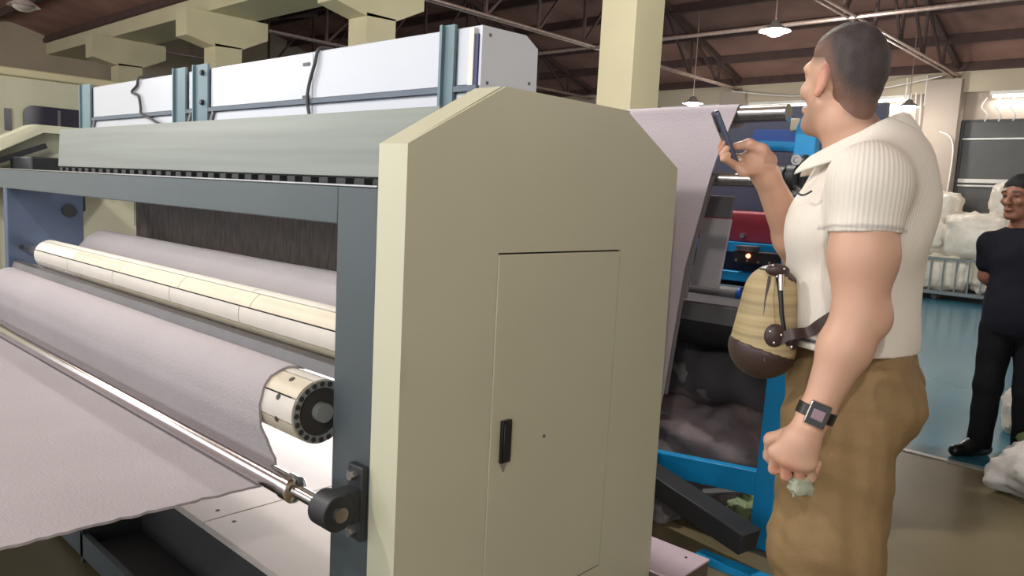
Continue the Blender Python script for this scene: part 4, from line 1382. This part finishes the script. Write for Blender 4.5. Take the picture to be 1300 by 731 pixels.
PHM = mat('phone_body', (62, 68, 88), 0.35, metal=0.4, vary=0.05)
obj('case', slab(-0.0055, -0.018, ln, 0.072, 0.0055, 0.010), PHM, ph, local=True, bevel=0.002)
sc_ = obj('screen', slab(-0.0062, -0.014, ln - 0.004, 0.066, -0.0054, 0.008), M['black'], ph, local=True)
obj('camera_bump', slab(0.0054, ln - 0.05, ln - 0.01, 0.03, 0.008, 0.008), M['black'], ph, local=True)

# watch on the left wrist
wp = Vector(WR_L); wax = Vector(WR_L - EL_L).normalized()
wt = thing('wristwatch', 'black square smartwatch on the man\'s left wrist', 'watch', tuple(Vector(MB) + Matrix.Rotation(YAW, 3, 'Z') @ wp), YAW)
out = Vector((-0.32, -0.95, 0.1)); out = (out - wax * out.dot(wax)).normalized()
sd = wax.cross(out)
b_ = B(); ring = []
for k in range(32):
    g = 2 * math.pi * k / 32
    e_ = out * math.cos(g) + sd * math.sin(g)
    ring.append([b_.verts.new(e_ * r_ + wax * h_) for r_, h_ in ((0.0325, -0.012), (0.0365, -0.011), (0.0365, 0.011), (0.0325, 0.012))])
for k in range(32):
    A, C = ring[k], ring[(k + 1) % 32]
    for i in range(4):
        j = (i + 1) % 4
        b_.faces.new((A[i], A[j], C[j], C[i]))
obj('strap', b_, M['black'], wt, local=True)
def wbox(w, l, t0, t1, m, name, par, bev):
    b_ = B()
    v = [b_.verts.new(out * (0.034 + t) + sd * (a * w) + wax * (c * l)) for t in (t0, t1) for a, c in ((-1, -1), (1, -1), (1, 1), (-1, 1))]
    for f in ((0, 3, 2, 1), (4, 5, 6, 7), (0, 1, 5, 4), (1, 2, 6, 5), (2, 3, 7, 6), (3, 0, 4, 7)):
        b_.faces.new([v[i] for i in f])
    return obj(name, b_, m, par, local=True, bevel=bev)
cs_ = wbox(0.0195, 0.0235, -0.002, 0.009, mat('watch_case', (196, 186, 178), 0.25, metal=0.9), 'case', wt, 0.004)
wbox(0.0172, 0.0210, 0.0088, 0.0102, M['black'], 'screen', wt, 0.002)
wbox(0.0110, 0.0095, 0.0100, 0.0104, mat('watch_display', (96, 66, 78), 0.3, emit=(0.75, 0.5, 0.55), estr=0.12), 'display', wt, 0.0)

# pale thing held in the left fist
hp_ = Vector((-0.1579, -0.235, 0.8966))
tag(obj('tissue', lump(B(), hp_, (0.022, 0.018, 0.020), 77, 0.3, 3, 0.8, 18, 12), mat('pale_tissue', (150, 154, 132), 0.6, vary=0.15, bump=0.3), None, local=True, base=tuple(hp_)), 'small pale green-grey wad held in the man\'s lowered fist', 'tissue')
o = bpy.data.objects['tissue']
o.location = Vector(MB) + Matrix.Rotation(YAW, 3, 'Z') @ hp_; o.rotation_euler = (0, 0, YAW)

# sling bag at the man's belly
bagc = np.array((-0.1822, -0.03, 1.1975))
bg = thing('sling_bag', 'beige sling bag with dark brown studded trim on the man\'s belly', 'bag', tuple(Vector(MB) + Matrix.Rotation(YAW, 3, 'Z') @ Vector(bagc)), YAW)
BAGM = mat('bag_canvas', (168, 150, 112), 0.6, vary=0.35, scale=2.2, stretch=(0.6, 0.6, 26), bump=0.15, bscale=60)
BAGB = mat('bag_leather', (62, 46, 42), 0.42, vary=0.12, scale=14)
def bagbody(r, cut_lo=None, cut_hi=None):
    b = Body((-0.14, -0.14, -0.18), (0.14, 0.14, 0.18), 0.005)
    b.cap((0.0, 0, -0.075), (0.004, 0, 0.055), 0.058 + r, 0.042 + r, 0.0)
    b.cap((-0.016, 0.0, -0.07), (0.0, 0.0, 0.03), 0.050 + r, 0.046 + r, 0.03)
    b.cap((0.0, 0.03, -0.07), (0.004, 0.02, 0.05), 0.056 + r, 0.040 + r, 0.03)
    b.cap((0.0, -0.02, -0.07), (0.004, -0.014, 0.05), 0.052 + r, 0.038 + r, 0.03)
    if cut_lo is not None: b.cut((0, 0, cut_lo), (-0.35, 0, -1))
    if cut_hi is not None: b.cut((0, 0, cut_hi), (0.28, 0, 1))
    return b.mesh(2)
V, Q = bagbody(0.0); skin_obj('canvas', V, Q, BAGM, bg)
V, Q = bagbody(0.0025, None, -0.072); skin_obj('base', V, Q, BAGB, bg, label='dark brown leather base')
V, Q = bagbody(0.002, 0.085, None); skin_obj('top_patch', V, Q, BAGB, bg, label='dark brown patch at the top')
def on_bag(u, w):
    """Point on the near side of the bag."""
    r = 0.054 + (0.038 - 0.054) * (w + 0.07) / 0.12
    return Vector((u, -0.018 - math.sqrt(max(0.0004, r * r - u * u)) - 0.001, w))
z_ = B(); tube(z_, [on_bag(0.000, 0.088) , on_bag(0.004, 0.05), on_bag(0.008, 0.01), on_bag(0.016, -0.03), on_bag(0.026, -0.055)], 0.006, n=8)
obj('zip', z_, M['black'], bg, local=True)
for s_ in (-1, 1):
    z_ = B(); tube(z_, [on_bag(0.002 + s_ * 0.012, 0.085), on_bag(0.004 + s_ * 0.016, 0.04), on_bag(0.012 + s_ * 0.018, -0.02), on_bag(0.026 + 0.006 * s_, -0.058)], 0.0045, n=8)
    obj('zip_edge', z_, BAGM, bg, local=True)
z_ = B(); tube(z_, [on_bag(-0.018, 0.085), on_bag(-0.024, 0.03), on_bag(-0.026, -0.03), on_bag(-0.02, -0.09)], 0.003, n=8)
obj('piping', z_, BAGB, bg, local=True)
z_ = B(); cyl(z_, on_bag(0.001, 0.09) + Vector((0, -0.006, 0)), on_bag(0.003, 0.058) + Vector((0, -0.006, 0)), 0.007, 0.005, n=10)
obj('zip_pull', z_, M['chrome'], bg, local=True)
for nm_, (u, w), (ru, rw) in (('corner_patch', (-0.004, -0.036), (0.022, 0.026)), ('corner_patch', (0.036, -0.045), (0.018, 0.022)), ('corner_patch', (-0.004, 0.098), (0.026, 0.014))):
    V, Q = (lambda bb: bb.mesh(1))(Body((-0.12, -0.12, -0.12), (0.12, 0.12, 0.14), 0.004).ell(on_bag(u, w), (ru, 0.012, rw), None, 0))
    pc = skin_obj(nm_, V, Q, BAGB, bg)
    for du, dw in ((-0.012, 0.010), (0.010, 0.004), (-0.004, -0.012)):
        q_ = on_bag(u + du, w + dw) + Vector((0, -0.010, 0))
        s2 = B(); bmesh.ops.create_icosphere(s2, subdivisions=1, radius=0.0038, matrix=Matrix.Translation(q_))
        obj('stud', s2, M['chrome'], pc, local=True)
# strap round the waist and up the back
def waist(a, w, r=0.0):
    ca, sa = math.cos(a), math.sin(a)
    p = TT(-(0.142 + r) * ca + 0.008, (0.178 + r) * sa, w)
    return Vector(p) - Vector(bagc)
sp_ = [Vector((-0.1813, -0.095, 1.1517)) - Vector(bagc), Vector((-0.156, -0.115, 1.1698)) - Vector(bagc)]
for k in range(10):
    a = math.radians(118 - 74 * k / 9)
    sp_.append(waist(a, 1.175 + 0.165 * k / 9, 0.004 - 0.05 * max(0, k - 6) / 3))
pts = curve_pts(sp_, 4)
b_ = B(); rows = []
for i, p in enumerate(pts):
    d = (pts[min(i + 1, len(pts) - 1)] - pts[max(i - 1, 0)]).normalized()
    o_ = Vector((p.x + bagc[0] - 0.018, p.y + bagc[1], 0)).normalized()
    s_ = d.cross(o_).normalized()
    rows.append([b_.verts.new(p + s_ * a + o_ * c) for a, c in ((-0.011, 0), (0.011, 0), (0.011, 0.003), (-0.011, 0.003))])
for A, C in zip(rows[:-1], rows[1:]):
    for i in range(4):
        j = (i + 1) % 4
        b_.faces.new((A[i], A[j], C[j], C[i]))
b_.faces.new(rows[0]); b_.faces.new(rows[-1][::-1])
obj('strap', b_, BAGB, bg, local=True)

# ---- the man in black at the right edge
QB = (0.579, 5.287, 0.0)
m2 = thing('person', 'man in black shirt and black trousers standing with an arm behind him', 'person', QB, YAW)
A2 = math.radians(-48)
tf = np.array([-math.cos(A2), math.sin(A2), 0.0]); tl = np.array([-math.sin(A2), -math.cos(A2), 0.0])
TB = np.array([tf, tl, tu])
CX = (-0.035, 0.0)
def T2(f, l, w):
    return TT(f, l, w, CX)
H2 = rot_basis((-0.90, -0.44, 0.0))
H2O, H2S = np.array((-0.1037, 0.0, 1.5552)), 1.10
b = Body((-0.46, -0.40, 0.0), (0.40, 0.40, 1.76), 0.0065)
head(b, H2O, H2, H2S)
b.cap(H2O + np.array([0.01, 0.01, -0.06]), T2(-0.01, 0, 1.36), 0.062, 0.07, 0.03)
b.ell(T2(0, 0, 1.22), (0.105, 0.16, 0.20), TB, 0.05).ell(T2(0, 0, 0.93), (0.10, 0.15, 0.16), TB, 0.06)
SR, SL = T2(0, -0.185, 1.285), T2(0, 0.185, 1.285)
ER, EL2 = np.array((-0.1466, 0.16, 1.0872)), T2(-0.06, 0.25, 1.06)
WR2, WL2 = T2(-0.13, -0.05, 0.93), T2(-0.13, 0.02, 0.93)
for sh, el, wr in ((SR, ER, WR2), (SL, EL2, WL2)):
    b.cap(T2(-0.01, 0, 1.36), sh, 0.05, 0.055, 0.05)
    b.cap(sh, el, 0.055, 0.042, 0.02).cap(el, wr, 0.043, 0.03, 0.02)
    b.ell(wr + np.array([0, 0, -0.04]), (0.03, 0.03, 0.045), None, 0.02)
    for q_ in range(4):
        f0 = wr + np.array([-0.024 + 0.016 * q_, 0.0, -0.075])
        b.chain([f0, f0 + np.array([0, 0, -0.035]), f0 + np.array([0.004, 0.012, -0.062])], [0.009, 0.0085, 0.008], 0.004)
    b.chain([wr + np.array([-0.02, 0, -0.02]), wr + np.array([-0.045, 0, -0.05]), wr + np.array([-0.045, 0.005, -0.08])], [0.013, 0.011, 0.009], 0.008)
for s_ in (1, -1):
    b.cap(T2(0, 0.085 * s_, 0.86), T2(0.01, 0.10 * s_, 0.46), 0.075, 0.05, 0.04).cap(T2(0.01, 0.10 * s_, 0.46), T2(-0.02, 0.11 * s_, 0.08), 0.05, 0.038, 0.03)
V, Q = b.mesh(2)
L = head_local(V, H2O, H2, H2S)
col = np.tile(np.array(lin((150, 104, 84))), (len(V), 1))
inhead = (V[:, 2] > 1.38) & (np.abs(L[:, 0]) < 0.16) & (np.abs(L[:, 1]) < 0.12)
H2C = np.array(lin((26, 24, 30)))
hl = np.interp(L[:, 0], HL_X, HL_Z2)
col = blend(col, H2C, 0.95 * sst(L[:, 2], hl - 0.012, hl + 0.006) * inhead)
brow = inhead * (L[:, 0] > 0.06) * (np.abs(L[:, 2] - 0.026) < 0.006) * (np.abs(np.abs(L[:, 1]) - 0.032) < 0.02)
col = blend(col, H2C, 0.85 * brow)
lip = inhead * (L[:, 0] > 0.088) * (np.abs(L[:, 2] + 0.0645) < 0.011) * (np.abs(L[:, 1]) < 0.021)
col = blend(col, lin((136, 88, 78)), 0.5 * lip)
eye = inhead * (L[:, 0] > 0.072) * (((np.abs(L[:, 1]) - 0.031) / 0.012) ** 2 + ((L[:, 2] - 0.003) / 0.006) ** 2 < 1)
col = blend(col, lin((60, 44, 40)), 0.9 * eye)
skin_obj('body', V, Q, SKINM, m2, col)
b = Body(H2O + np.array([-0.19, -0.19, -0.16]), H2O + np.array([0.19, 0.19, 0.22]), 0.006)
cranium(b, H2O, H2, H2S)
b.wrinkle(0.002, 110, 0.7)
hairline(b, H2O, H2, H2S, HL_X, HL_Z2, 0.007)
V, Q = b.mesh(2)
skin_obj('hair', V, Q, HM, m2, np.tile(H2C, (len(V), 1)), label='thick short black hair')
b = Body((-0.42, -0.40, 0.70), (0.40, 0.40, 1.46), 0.0075)
b.ell(T2(0.0, 0, 1.22), (0.135, 0.185, 0.20), TB, 0.05).ell(T2(0.0, 0, 0.98), (0.135, 0.178, 0.20), TB, 0.06)
b.ell(T2(0.0, 0, 0.84), (0.135, 0.178, 0.16), TB, 0.06)
b.cap(T2(-0.02, 0, 1.385), T2(0, 0, 1.30), 0.07, 0.09, 0.05)
for sh, el in ((SR, ER), (SL, EL2)):
    b.cap(T2(-0.01, 0, 1.34), sh, 0.052, 0.062, 0.05)
    b.cap(sh, sh * 0.42 + el * 0.58, 0.062, 0.064, 0.03)
b.wrinkle(0.003, 30, 1.1)
b.cut(T2(0, 0, 1.405), np.array([0, 0, 1.0]) + 0.25 * tf)
b.cut((0, 0, 0.76), (0, 0, -1))
V, Q = b.mesh(2)
BLK = mat('black_cotton', (28, 29, 38), 0.85, vary=0.1, bump=0.1, bscale=60, spec=0.15)
skin_obj('shirt', V, Q, BLK, m2, label='black short-sleeved shirt')
b = Body((-0.42, -0.38, 0.03), (0.36, 0.38, 0.95), 0.0075)
b.ell(T2(0, 0, 0.85), (0.13, 0.17, 0.15), TB, 0.04)
for s_ in (1, -1):
    hp, kn, an = T2(0, 0.088 * s_, 0.80), T2(0.012, 0.10 * s_, 0.44), T2(-0.02, 0.115 * s_, 0.05)
    b.cap(hp, kn, 0.098, 0.078, 0.015).cap(kn, an, 0.078, 0.066, 0.02)
b.wrinkle(0.004, 26, 0.3)
b.cut((0, 0, 0.055), (0, 0, -1))
V, Q = b.mesh(2)
skin_obj('trousers', V, Q, mat('black_trousers', (24, 24, 28), 0.8, vary=0.1, bump=0.1, bscale=60, spec=0.15), m2, label='black trousers')
for s_ in (1, -1):
    shoes(m2, T2(-0.02, 0.115 * s_, 0.06), np.array([-0.95, -0.25]) if s_ < 0 else tf, M['black'], None)
